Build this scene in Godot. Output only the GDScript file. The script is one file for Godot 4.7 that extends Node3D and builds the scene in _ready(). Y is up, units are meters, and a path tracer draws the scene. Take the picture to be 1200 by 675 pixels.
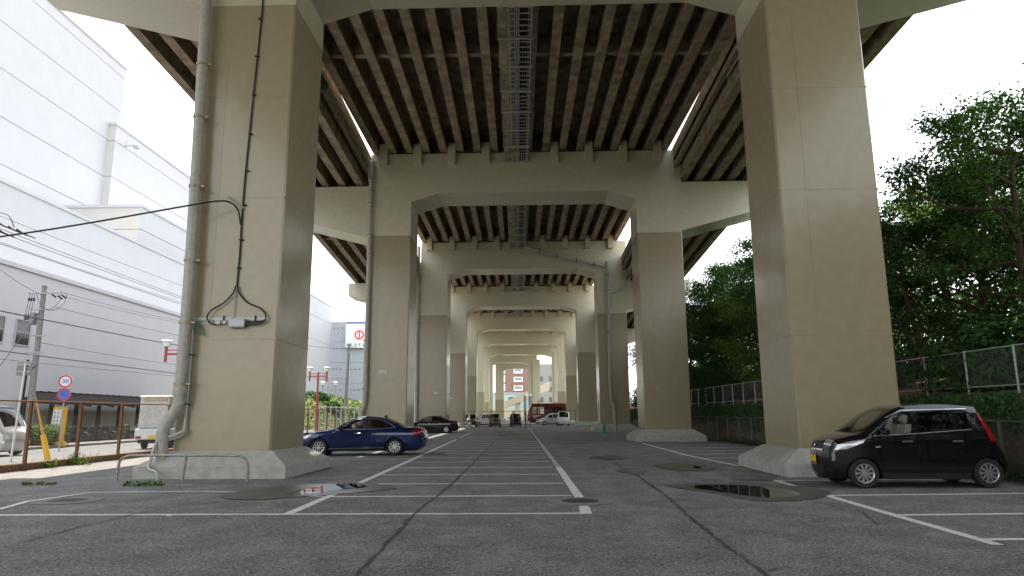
extends Node3D

# ------------------------------------------------------------------ helpers
class MB:
	var v := PackedVector3Array()
	var n := PackedVector3Array()
	var c := PackedColorArray()
	var col := Color(1, 1, 1)
	var use_col := false
	func tri(a: Vector3, b: Vector3, d: Vector3, na: Vector3, nb: Vector3, nd: Vector3) -> void:
		var fn := (d - a).cross(b - a)
		if fn.dot(na + nb + nd) < 0.0:
			v.append(a); v.append(d); v.append(b)
			n.append(na); n.append(nd); n.append(nb)
		else:
			v.append(a); v.append(b); v.append(d)
			n.append(na); n.append(nb); n.append(nd)
		if use_col:
			c.append(col); c.append(col); c.append(col)
	func ftri(a: Vector3, b: Vector3, d: Vector3, out: Vector3) -> void:
		var fn := (d - a).cross(b - a)
		if fn.length_squared() < 1e-14:
			return
		fn = fn.normalized()
		if fn.dot(out) < 0.0:
			fn = -fn
		tri(a, b, d, fn, fn, fn)
	func quad(a: Vector3, b: Vector3, d: Vector3, e: Vector3, out: Vector3) -> void:
		ftri(a, b, d, out)
		ftri(a, d, e, out)
	# hexahedron from 4 bottom and 4 top corners
	func hexa(p: Array) -> void:
		var m := Vector3.ZERO
		for q in p:
			m += q
		m /= 8.0
		for f in [[0, 1, 2, 3], [4, 5, 6, 7], [0, 1, 5, 4], [1, 2, 6, 5], [2, 3, 7, 6], [3, 0, 4, 7]]:
			var ctr: Vector3 = (p[f[0]] + p[f[1]] + p[f[2]] + p[f[3]]) / 4.0
			quad(p[f[0]], p[f[1]], p[f[2]], p[f[3]], ctr - m)
	func box(lo: Vector3, hi: Vector3) -> void:
		hexa([Vector3(lo.x, lo.y, lo.z), Vector3(hi.x, lo.y, lo.z), Vector3(hi.x, lo.y, hi.z), Vector3(lo.x, lo.y, hi.z),
			Vector3(lo.x, hi.y, lo.z), Vector3(hi.x, hi.y, lo.z), Vector3(hi.x, hi.y, hi.z), Vector3(lo.x, hi.y, hi.z)])
	# box with chamfered edges
	func cbox(lo: Vector3, hi: Vector3, b: float) -> void:
		var m := (lo + hi) / 2.0
		var h := (hi - lo) / 2.0
		b = minf(b, minf(h.x, minf(h.y, h.z)) * 0.9)
		var P := func(sx: float, sy: float, sz: float, ax: int) -> Vector3:
			return m + Vector3(sx * (h.x - (0.0 if ax == 0 else b)), sy * (h.y - (0.0 if ax == 1 else b)), sz * (h.z - (0.0 if ax == 2 else b)))
		for s in [-1.0, 1.0]:
			quad(P.call(s, -1, -1, 0), P.call(s, 1, -1, 0), P.call(s, 1, 1, 0), P.call(s, -1, 1, 0), Vector3(s, 0, 0))
			quad(P.call(-1, s, -1, 1), P.call(1, s, -1, 1), P.call(1, s, 1, 1), P.call(-1, s, 1, 1), Vector3(0, s, 0))
			quad(P.call(-1, -1, s, 2), P.call(1, -1, s, 2), P.call(1, 1, s, 2), P.call(-1, 1, s, 2), Vector3(0, 0, s))
			for t in [-1.0, 1.0]:
				quad(P.call(s, t, -1, 0), P.call(s, t, 1, 0), P.call(s, t, 1, 1), P.call(s, t, -1, 1), Vector3(s, t, 0))
				quad(P.call(s, -1, t, 0), P.call(s, 1, t, 0), P.call(s, 1, t, 2), P.call(s, -1, t, 2), Vector3(s, 0, t))
				quad(P.call(-1, s, t, 1), P.call(1, s, t, 1), P.call(1, s, t, 2), P.call(-1, s, t, 2), Vector3(0, s, t))
				for u in [-1.0, 1.0]:
					ftri(P.call(s, t, u, 0), P.call(s, t, u, 1), P.call(s, t, u, 2), Vector3(s, t, u))
	# beam of rectangular section between two points; the points lie on the middle of the bottom face
	func beam(a: Vector3, b: Vector3, w: float, h: float) -> void:
		var d := (b - a).normalized()
		var s := d.cross(Vector3.UP)
		s = Vector3.RIGHT if s.length() < 0.001 else s.normalized()
		s *= w / 2.0
		var u := Vector3(0, h, 0)
		hexa([a - s, a + s, b + s, b - s, a - s + u, a + s + u, b + s + u, b - s + u])
	func bar(a: Vector3, b: Vector3, w: float, h: float) -> void:
		var d := (b - a).normalized()
		var s := d.cross(Vector3.UP)
		s = Vector3.RIGHT if s.length() < 0.001 else s.normalized()
		var u := s.cross(d).normalized() * h / 2.0
		s *= w / 2.0
		hexa([a - s - u, a + s - u, b + s - u, b - s - u, a - s + u, a + s + u, b + s + u, b - s + u])
	# a polygon in the xy plane pushed from z0 to z1
	func prism(poly: PackedVector2Array, z0: float, z1: float) -> void:
		var idx := Geometry2D.triangulate_polygon(poly)
		for k in range(0, idx.size(), 3):
			for z in [z0, z1]:
				var o := Vector3(0, 0, signf(z - (z0 + z1) / 2.0))
				ftri(Vector3(poly[idx[k]].x, poly[idx[k]].y, z), Vector3(poly[idx[k + 1]].x, poly[idx[k + 1]].y, z), Vector3(poly[idx[k + 2]].x, poly[idx[k + 2]].y, z), o)
		var cw := Geometry2D.is_polygon_clockwise(poly)
		for k in poly.size():
			var a := poly[k]
			var b := poly[(k + 1) % poly.size()]
			var e := b - a
			var o2 := Vector2(e.y, -e.x) * (-1.0 if cw else 1.0)
			quad(Vector3(a.x, a.y, z0), Vector3(b.x, b.y, z0), Vector3(b.x, b.y, z1), Vector3(a.x, a.y, z1), Vector3(o2.x, o2.y, 0))
	func tube(path: Array, r: float, seg := 8, caps := true, r2 := -1.0) -> void:
		if r2 < 0.0:
			r2 = r
		var rings := []
		var norms := []
		var ref := Vector3.UP
		for k in path.size():
			var d: Vector3
			if k == 0:
				d = path[1] - path[0]
			elif k == path.size() - 1:
				d = path[k] - path[k - 1]
			else:
				d = (path[k + 1] - path[k]).normalized() + (path[k] - path[k - 1]).normalized()
			d = d.normalized()
			if absf(d.dot(ref)) > 0.95:
				ref = Vector3.RIGHT if absf(d.x) < 0.9 else Vector3.BACK
			var s := d.cross(ref).normalized()
			ref = s.cross(d).normalized()
			var rr := lerpf(r, r2, float(k) / float(path.size() - 1))
			var ring := []
			var nm := []
			for j in seg:
				var a := TAU * j / seg
				var q := s * cos(a) + ref * sin(a)
				ring.append(path[k] + q * rr)
				nm.append(q)
			rings.append(ring)
			norms.append(nm)
		for k in path.size() - 1:
			for j in seg:
				var j2 := (j + 1) % seg
				tri(rings[k][j], rings[k][j2], rings[k + 1][j2], norms[k][j], norms[k][j2], norms[k + 1][j2])
				tri(rings[k][j], rings[k + 1][j2], rings[k + 1][j], norms[k][j], norms[k + 1][j2], norms[k + 1][j])
		if caps:
			for k in [0, path.size() - 1]:
				var o: Vector3 = path[0] - path[1] if k == 0 else path[k] - path[k - 1]
				for j in seg:
					ftri(path[k], rings[k][j], rings[k][(j + 1) % seg], o)
	# turned shape: profile (radius, height) about an axis
	func lathe(prof: Array, at: Vector3, axis: Vector3, seg := 20) -> void:
		axis = axis.normalized()
		var s := axis.cross(Vector3.UP)
		s = Vector3.RIGHT if s.length() < 0.01 else s.normalized()
		var t := axis.cross(s)
		for k in prof.size() - 1:
			var p: Vector2 = prof[k]
			var q: Vector2 = prof[k + 1]
			var e := q - p
			if e.length() < 1e-6:
				continue
			var nn := Vector2(e.y, -e.x).normalized()
			for j in seg:
				var a := TAU * j / seg
				var b := TAU * (j + 1) / seg
				var ra := s * cos(a) + t * sin(a)
				var rb := s * cos(b) + t * sin(b)
				var na := ra * nn.x + axis * nn.y
				var nb := rb * nn.x + axis * nn.y
				var p1 := at + ra * p.x + axis * p.y
				var p2 := at + rb * p.x + axis * p.y
				var q1 := at + ra * q.x + axis * q.y
				var q2 := at + rb * q.x + axis * q.y
				tri(p1, p2, q2, na, nb, nb)
				tri(p1, q2, q1, na, nb, na)
	func mesh() -> ArrayMesh:
		var m := ArrayMesh.new()
		var a := []
		a.resize(Mesh.ARRAY_MAX)
		a[Mesh.ARRAY_VERTEX] = v
		a[Mesh.ARRAY_NORMAL] = n
		if use_col:
			a[Mesh.ARRAY_COLOR] = c
		m.add_surface_from_arrays(Mesh.PRIMITIVE_TRIANGLES, a)
		return m

var names := {}
var M := {}
var rng := RandomNumberGenerator.new()

func numbered(called: String) -> String:
	if not names.has(called):
		names[called] = 0
		return called
	names[called] += 1
	return "%s_%03d" % [called, names[called]]

func part(called: String, b: MB, m: Material, parent: Node3D) -> MeshInstance3D:
	var o := MeshInstance3D.new()
	o.name = called
	o.mesh = b.mesh()
	o.material_override = m
	parent.add_child(o, true)
	return o

func share(called: String, mesh: Mesh, m: Material, parent: Node3D, at := Vector3.ZERO) -> MeshInstance3D:
	var o := MeshInstance3D.new()
	o.name = called
	o.mesh = mesh
	o.material_override = m
	parent.add_child(o, true)
	o.position = at
	return o

func thing(called: String, label: String, category: String, at := Vector3.ZERO, turn := 0.0, group := "") -> Node3D:
	var o := Node3D.new()
	o.name = numbered(called)
	add_child(o)
	o.position = at
	o.rotation.y = turn
	tag(o, label, category, group)
	return o

func tag(o: Node, label: String, category: String, group := "", kind := "") -> void:
	o.set_meta("label", label)
	o.set_meta("category", category)
	if group:
		o.set_meta("group", group)
	if kind:
		o.set_meta("kind", kind)

func one(called: String, b: MB, m: Material, label: String, category: String, group := "", kind := "") -> MeshInstance3D:
	var o := part(numbered(called), b, m, self)
	tag(o, label, category, group, kind)
	return o

func structure(called: String, b: MB, m: Material, label := "") -> MeshInstance3D:
	var o := part(numbered(called), b, m, self)
	o.set_meta("kind", "structure")
	if label:
		o.set_meta("label", label)
	return o

func copy(o: Node3D, at: Vector3, turn: float, label: String, base: String) -> Node3D:
	var r: Node3D = o.duplicate()
	r.name = numbered(base)
	add_child(r)
	r.position = at
	r.rotation.y = turn
	r.set_meta("label", label)
	return r

# ground height at a depth (metres ahead of the camera)
func gy(d: float) -> float:
	return maxf(0.0, 0.0048 * (d - 12.0))

func V(x: float, y: float, d: float) -> Vector3:
	return Vector3(x, y, -d)

func on(x: float, d: float, lift := 0.0) -> Vector3:
	return Vector3(x, gy(d) + lift, -d)

# ------------------------------------------------------------------ materials
func lin(r: float, g: float, b: float) -> Color:
	return Color(r, g, b).linear_to_srgb()

func noise_tex(seed_: int, size: int, freq: float, oct: int, lo: Color, hi: Color, contrast := 1.0, stretch := Vector2(1, 1)) -> ImageTexture:
	var f := FastNoiseLite.new()
	f.seed = seed_
	f.noise_type = FastNoiseLite.TYPE_SIMPLEX_SMOOTH
	f.frequency = freq
	f.fractal_octaves = oct
	var im0 := f.get_seamless_image(size, size)
	var src := im0
	if stretch != Vector2(1, 1):
		src = im0.duplicate()
		src.resize(int(size * stretch.x), int(size * stretch.y), Image.INTERPOLATE_CUBIC)
	var im := Image.create(src.get_width(), src.get_height(), false, Image.FORMAT_RGB8)
	for y in src.get_height():
		for x in src.get_width():
			var t := clampf((src.get_pixel(x, y).r - 0.5) * contrast + 0.5, 0.0, 1.0)
			im.set_pixel(x, y, lo.lerp(hi, t))
	return ImageTexture.create_from_image(im)

func normal_tex(seed_: int, size: int, freq: float, oct: int, strength: float) -> ImageTexture:
	var f := FastNoiseLite.new()
	f.seed = seed_
	f.frequency = freq
	f.fractal_octaves = oct
	var im := f.get_seamless_image(size, size)
	im.convert(Image.FORMAT_RGBA8)
	im.bump_map_to_normal_map(strength)
	return ImageTexture.create_from_image(im)

func plain(col: Color, rough := 0.7, metal := 0.0) -> StandardMaterial3D:
	var m := StandardMaterial3D.new()
	m.albedo_color = col
	m.roughness = rough
	m.metallic = metal
	return m

func tri_mat(col: Color, tex: Texture2D, scale: Vector3, rough := 0.7, metal := 0.0) -> StandardMaterial3D:
	var m := plain(col, rough, metal)
	m.albedo_texture = tex
	m.uv1_triplanar = true
	m.uv1_world_triplanar = true
	m.uv1_scale = scale
	return m

func glass(col: Color, a: float) -> StandardMaterial3D:
	var m := plain(Color(col.r, col.g, col.b, a), 0.02)
	m.transparency = BaseMaterial3D.TRANSPARENCY_ALPHA
	return m

func asphalt_image(size: int, seed_: int) -> ImageTexture:
	var r := RandomNumberGenerator.new()
	r.seed = seed_
	var f := FastNoiseLite.new()
	f.seed = seed_
	f.frequency = 0.012
	f.fractal_octaves = 4
	size /= 2
	var big := f.get_seamless_image(size, size)
	var im := Image.create(size, size, false, Image.FORMAT_RGB8)
	for y in size:
		for x in size:
			var b := big.get_pixel(x, y).r
			var q := r.randf()
			var g := 0.62 + (b - 0.5) * 0.18 + (q - 0.5) * 0.30
			if q > 0.93:
				g += 0.30
			elif q < 0.10:
				g -= 0.2
			var w := (r.randf() - 0.5) * 0.03
			im.set_pixel(x, y, Color(clampf(g + w, 0, 1), clampf(g, 0, 1), clampf(g - w, 0, 1)))
	im.resize(size * 2, size * 2, Image.INTERPOLATE_BILINEAR)
	return ImageTexture.create_from_image(im)

func make_materials() -> void:
	var asp := asphalt_image(1024, 5)
	M.asphalt = tri_mat(lin(0.50, 0.49, 0.468), asp, Vector3(0.16, 0.16, 0.16), 0.86)
	M.asphalt.normal_enabled = true
	M.asphalt.normal_texture = normal_tex(8, 512, 0.12, 2, 5.0)
	M.asphalt.normal_scale = 0.25
	M.damp = tri_mat(lin(0.22, 0.216, 0.208), asp, Vector3(0.16, 0.16, 0.16), 0.42)
	M.crack = tri_mat(lin(0.17, 0.168, 0.165), asp, Vector3(0.5, 0.5, 0.5), 0.8)
	M.pavement = tri_mat(lin(0.52, 0.50, 0.47), asp, Vector3(0.3, 0.3, 0.3), 0.9)
	M.street = tri_mat(lin(0.42, 0.42, 0.42), asp, Vector3(0.25, 0.25, 0.25), 0.9)
	M.land = tri_mat(lin(0.33, 0.32, 0.29), noise_tex(3, 256, 0.03, 4, Color(0.5, 0.5, 0.45), Color(0.95, 0.93, 0.85)), Vector3(0.06, 0.06, 0.06), 0.95)
	M.dirt = tri_mat(lin(0.30, 0.20, 0.12), noise_tex(4, 256, 0.05, 4, Color(0.4, 0.38, 0.33), Color(1, 0.95, 0.9), 1.6), Vector3(0.5, 0.5, 0.5), 0.95)
	var worn := noise_tex(21, 512, 0.05, 5, Color(0.80, 0.80, 0.80), Color(1, 1, 1), 2.0)
	M.line_paint = tri_mat(lin(0.90, 0.90, 0.88), worn, Vector3(0.8, 0.8, 0.8), 0.7)
	M.old_paint = tri_mat(lin(0.60, 0.60, 0.58), worn, Vector3(0.9, 0.9, 0.9), 0.75)
	# painted steel of the piers: faint vertical streaks, blotches and waviness
	var streak := noise_tex(31, 256, 0.03, 4, Color(0.965, 0.96, 0.95), Color(1, 1, 1), 1.2, Vector2(0.5, 4))
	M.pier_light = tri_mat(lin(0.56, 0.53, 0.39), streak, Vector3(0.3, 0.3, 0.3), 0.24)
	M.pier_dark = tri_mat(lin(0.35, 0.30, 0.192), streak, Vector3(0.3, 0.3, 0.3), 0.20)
	var wavy := normal_tex(33, 256, 0.012, 2, 10.0)
	for k in ["pier_light", "pier_dark"]:
		M[k].normal_enabled = true
		M[k].normal_texture = wavy
		M[k].normal_scale = 0.03
	M.seam = tri_mat(lin(0.36, 0.32, 0.24), streak, Vector3(0.4, 0.4, 0.4), 0.4)
	M.plinth = tri_mat(lin(0.47, 0.47, 0.44), noise_tex(35, 512, 0.02, 5, Color(0.87, 0.86, 0.83), Color(1, 1, 1), 1.3), Vector3(0.3, 0.3, 0.3), 0.8)
	var grime := noise_tex(37, 512, 0.03, 5, Color(0.70, 0.67, 0.62), Color(1, 0.98, 0.95), 1.4)
	M.girder = tri_mat(lin(0.41, 0.35, 0.27), grime, Vector3(0.07, 0.07, 0.07), 0.9)
	M.slab = M.girder
	M.fascia = tri_mat(lin(0.36, 0.31, 0.24), grime, Vector3(0.2, 0.2, 0.1), 0.9)
	M.pipe = tri_mat(lin(0.44, 0.43, 0.39), noise_tex(41, 256, 0.03, 3, Color(0.86, 0.85, 0.82), Color(1, 1, 1)), Vector3(0.5, 0.5, 0.5), 0.4)
	M.galv = tri_mat(lin(0.50, 0.51, 0.52), noise_tex(43, 256, 0.06, 3, Color(0.88, 0.88, 0.88), Color(1, 1, 1), 1.2), Vector3(1, 1, 1), 0.45, 0.2)
	M.steel_dark = plain(lin(0.10, 0.10, 0.10), 0.6, 0.3)
	M.rust = tri_mat(lin(0.34, 0.17, 0.08), noise_tex(45, 256, 0.06, 4, Color(0.45, 0.40, 0.36), Color(1, 1, 1), 2.0), Vector3(2, 2, 2), 0.85)
	M.rail_steel = tri_mat(lin(0.42, 0.42, 0.42), noise_tex(46, 256, 0.05, 4, Color(0.72, 0.66, 0.60), Color(1, 1, 1), 1.6), Vector3(1.0, 1.0, 1.0), 0.45, 0.3)
	M.cable = plain(lin(0.012, 0.012, 0.014), 0.55)
	M.wire = plain(lin(0.10, 0.10, 0.11), 0.6)
	M.concrete_pole = tri_mat(lin(0.36, 0.36, 0.35), noise_tex(47, 256, 0.04, 4, Color(0.7, 0.7, 0.7), Color(1, 1, 1), 1.4), Vector3(0.7, 0.7, 0.7), 0.85)
	var clad := noise_tex(51, 256, 0.02, 3, Color(0.975, 0.975, 0.98), Color(1, 1, 1))
	M.clad_white = tri_mat(lin(0.50, 0.505, 0.53), clad, Vector3(0.1, 0.1, 0.1), 0.6)
	M.clad_cream = tri_mat(lin(0.55, 0.53, 0.49), clad, Vector3(0.1, 0.1, 0.1), 0.6)
	M.clad_lilac = tri_mat(lin(0.56, 0.55, 0.58), clad, Vector3(0.1, 0.1, 0.1), 0.6)
	M.clad_blue = tri_mat(lin(0.40, 0.42, 0.47), clad, Vector3(0.1, 0.1, 0.1), 0.6)
	M.joint = plain(lin(0.40, 0.40, 0.42), 0.8)
	M.sign_white = plain(lin(0.80, 0.80, 0.80), 0.5)
	M.sign_red = plain(lin(0.55, 0.03, 0.05), 0.45)
	M.sign_blue = plain(lin(0.05, 0.15, 0.55), 0.45)
	M.sign_grey = plain(lin(0.20, 0.21, 0.20), 0.6)
	M.ink = plain(lin(0.10, 0.11, 0.14), 0.6)
	M.yellow = plain(lin(0.75, 0.42, 0.02), 0.5)
	M.red_paint = plain(lin(0.42, 0.07, 0.06), 0.5)
	M.lantern = plain(lin(0.80, 0.80, 0.78), 0.35)
	M.canvas = tri_mat(lin(0.66, 0.65, 0.62), noise_tex(55, 256, 0.03, 4, Color(0.8, 0.8, 0.8), Color(1, 1, 1)), Vector3(0.7, 0.7, 0.7), 0.85)
	M.shed = plain(lin(0.035, 0.033, 0.032), 0.6)
	M.shed_roof = plain(lin(0.012, 0.012, 0.012), 0.8)
	M.shed_roof.metallic_specular = 0.1
	M.ladder = plain(lin(0.42, 0.42, 0.42), 0.5, 0.1)
	M.iron = tri_mat(lin(0.10, 0.095, 0.09), grime, Vector3(3, 3, 3), 0.6, 0.4)
	M.cone = plain(lin(0.01, 0.28, 0.10), 0.5)
	M.tarp = tri_mat(lin(0.015, 0.10, 0.035), noise_tex(57, 256, 0.05, 4, Color(0.5, 0.5, 0.5), Color(1, 1, 1), 1.8), Vector3(1, 1, 1), 0.7)
	M.brick = tri_mat(lin(0.38, 0.25, 0.23), grime, Vector3(0.1, 0.1, 0.1), 0.9)
	M.teal = plain(lin(0.40, 0.56, 0.54), 0.5)
	M.ramp = plain(lin(0.62, 0.55, 0.45), 0.8)
	# water lying on tarmac
	M.water = plain(lin(0.012, 0.012, 0.012), 0.015)
	M.water.metallic_specular = 0.6
	# cars
	M.tyre = plain(lin(0.018, 0.018, 0.018), 0.8)
	M.alloy = plain(lin(0.55, 0.55, 0.57), 0.28, 0.8)
	M.chrome = plain(lin(0.75, 0.75, 0.76), 0.12, 1.0)
	M.black_plastic = plain(lin(0.015, 0.015, 0.016), 0.5)
	M.under = plain(lin(0.01, 0.01, 0.01), 0.9)
	M.lamp_clear = plain(lin(0.48, 0.49, 0.50), 0.10, 0.4)
	M.lamp_clear.clearcoat_enabled = true
	M.lamp_red = plain(lin(0.28, 0.008, 0.012), 0.12)
	M.lamp_amber = plain(lin(0.65, 0.25, 0.03), 0.2)
	M.plate_yellow = plain(lin(0.72, 0.45, 0.02), 0.5)
	M.plate_white = plain(lin(0.75, 0.75, 0.72), 0.5)
	M.glass_clear = glass(Color(0.06, 0.075, 0.07), 0.30)
	M.glass_dark = glass(Color(0.012, 0.012, 0.014), 0.86)
	M.seat = plain(lin(0.50, 0.53, 0.45), 0.9)
	M.trim = plain(lin(0.03, 0.03, 0.03), 0.8)
	M.bark = tri_mat(lin(0.11, 0.08, 0.055), grime, Vector3(1.2, 1.2, 0.6), 0.95)
	for k in [["leaf", 0.30, 0.55, 0.08], ["ivy", 0.10, 0.24, 0.05], ["weed", 0.22, 0.34, 0.06]]:
		var m := plain(Color(1, 1, 1), 0.55)
		m.vertex_color_use_as_albedo = true
		m.metallic_specular = 0.2
		m.backlight = lin(k[1], k[2], k[3])
		m.cull_mode = BaseMaterial3D.CULL_DISABLED
		M[k[0]] = m

func paint(r: float, g: float, b: float, metal := 0.2, rough := 0.22) -> StandardMaterial3D:
	var m := plain(lin(r, g, b), rough, metal)
	m.metallic_specular = 0.25
	m.clearcoat_enabled = true
	m.clearcoat = 1.0
	m.clearcoat_roughness = 0.03
	return m

# ------------------------------------------------------------------ main
func _ready() -> void:
	rng.seed = 77
	# camera
	var cam := Camera3D.new()
	cam.name = "camera"
	add_child(cam)
	cam.position = Vector3(0, 1.5, 0)
	cam.rotation = Vector3(0.1847, 0.0089, -0.0057)
	cam.fov = 45.06
	cam.far = 3000.0
	cam.current = true
	# sky
	var we := WorldEnvironment.new()
	we.name = "world_environment"
	var env := Environment.new()
	var sky := Sky.new()
	var sm := ProceduralSkyMaterial.new()
	sm.sky_top_color = Color(0.89, 0.925, 0.96)
	sm.sky_horizon_color = Color(0.975, 0.975, 0.97)
	sm.sky_curve = 0.25
	sm.ground_bottom_color = Color(0.35, 0.34, 0.32)
	sm.ground_horizon_color = Color(0.7, 0.7, 0.7)
	sky.sky_material = sm
	env.background_mode = Environment.BG_SKY
	env.sky = sky
	env.background_energy_multiplier = 1.0
	env.tonemap_mode = Environment.TONE_MAPPER_LINEAR
	env.tonemap_exposure = 3.0
	env.ambient_light_source = Environment.AMBIENT_SOURCE_SKY
	env.sdfgi_enabled = true
	env.ssao_enabled = true
	env.ssil_enabled = true
	we.environment = env
	add_child(we)
	# sun
	var sun := DirectionalLight3D.new()
	sun.name = "sun"
	sun.light_energy = 1.1
	sun.light_color = Color(1.0, 0.96, 0.90)
	sun.light_angular_distance = 0.5
	sun.shadow_enabled = true
	add_child(sun)
	sun.look_at_from_position(Vector3.ZERO, -Vector3(-0.17, 1.0, -0.20), Vector3.FORWARD)
	make_materials()
	build_ground()
	build_viaduct()
	build_pier_fittings()
	build_left_side()
	build_buildings()
	build_right_side()
	build_cars()
	build_far_end()
	build_small_things()

# ------------------------------------------------------------------ ground
func strip(b: MB, pts: Array, w: float, lift: float, wobble := 0.0) -> void:
	# a flat painted band along a polyline of (x, depth)
	var fine := []
	for k in pts.size() - 1:
		var a: Vector2 = pts[k]
		var e: Vector2 = pts[k + 1]
		var n := maxi(1, int(a.distance_to(e) / 0.6))
		for j in n:
			fine.append(a.lerp(e, float(j) / n))
	fine.append(pts[-1])
	var L := []
	var R := []
	for k in fine.size():
		var d: Vector2 = (fine[mini(k + 1, fine.size() - 1)] - fine[maxi(k - 1, 0)]).normalized()
		var s := Vector2(-d.y, d.x) * (w / 2.0) * (1.0 + wobble * rng.randf_range(-1, 1))
		L.append(fine[k] + s)
		R.append(fine[k] - s)
	for k in fine.size() - 1:
		b.quad(on(L[k].x, L[k].y, lift), on(R[k].x, R[k].y, lift), on(R[k + 1].x, R[k + 1].y, lift), on(L[k + 1].x, L[k + 1].y, lift), Vector3.UP)

func blob(b: MB, outline: Array, lift: float) -> void:
	# a closed flat patch with a smooth, slightly ragged rim, from (x, depth) points
	var pts := PackedVector2Array()
	var n := outline.size()
	for k in n:
		for j in 9:
			var t := j / 9.0
			var p0: Vector2 = outline[(k + n - 1) % n]
			var p1: Vector2 = outline[k]
			var p2: Vector2 = outline[(k + 1) % n]
			var p3: Vector2 = outline[(k + 2) % n]
			pts.append(p1.cubic_interpolate(p2, p0, p3, t) + Vector2(rng.randf_range(-1, 1), rng.randf_range(-1, 1)) * (0.055 if lift < 0.015 else 0.02))
	var idx := Geometry2D.triangulate_polygon(pts)
	for k in range(0, idx.size(), 3):
		var q := []
		for j in 3:
			q.append(on(pts[idx[k + j]].x, pts[idx[k + j]].y, lift))
		b.ftri(q[0], q[1], q[2], Vector3.UP)

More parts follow.
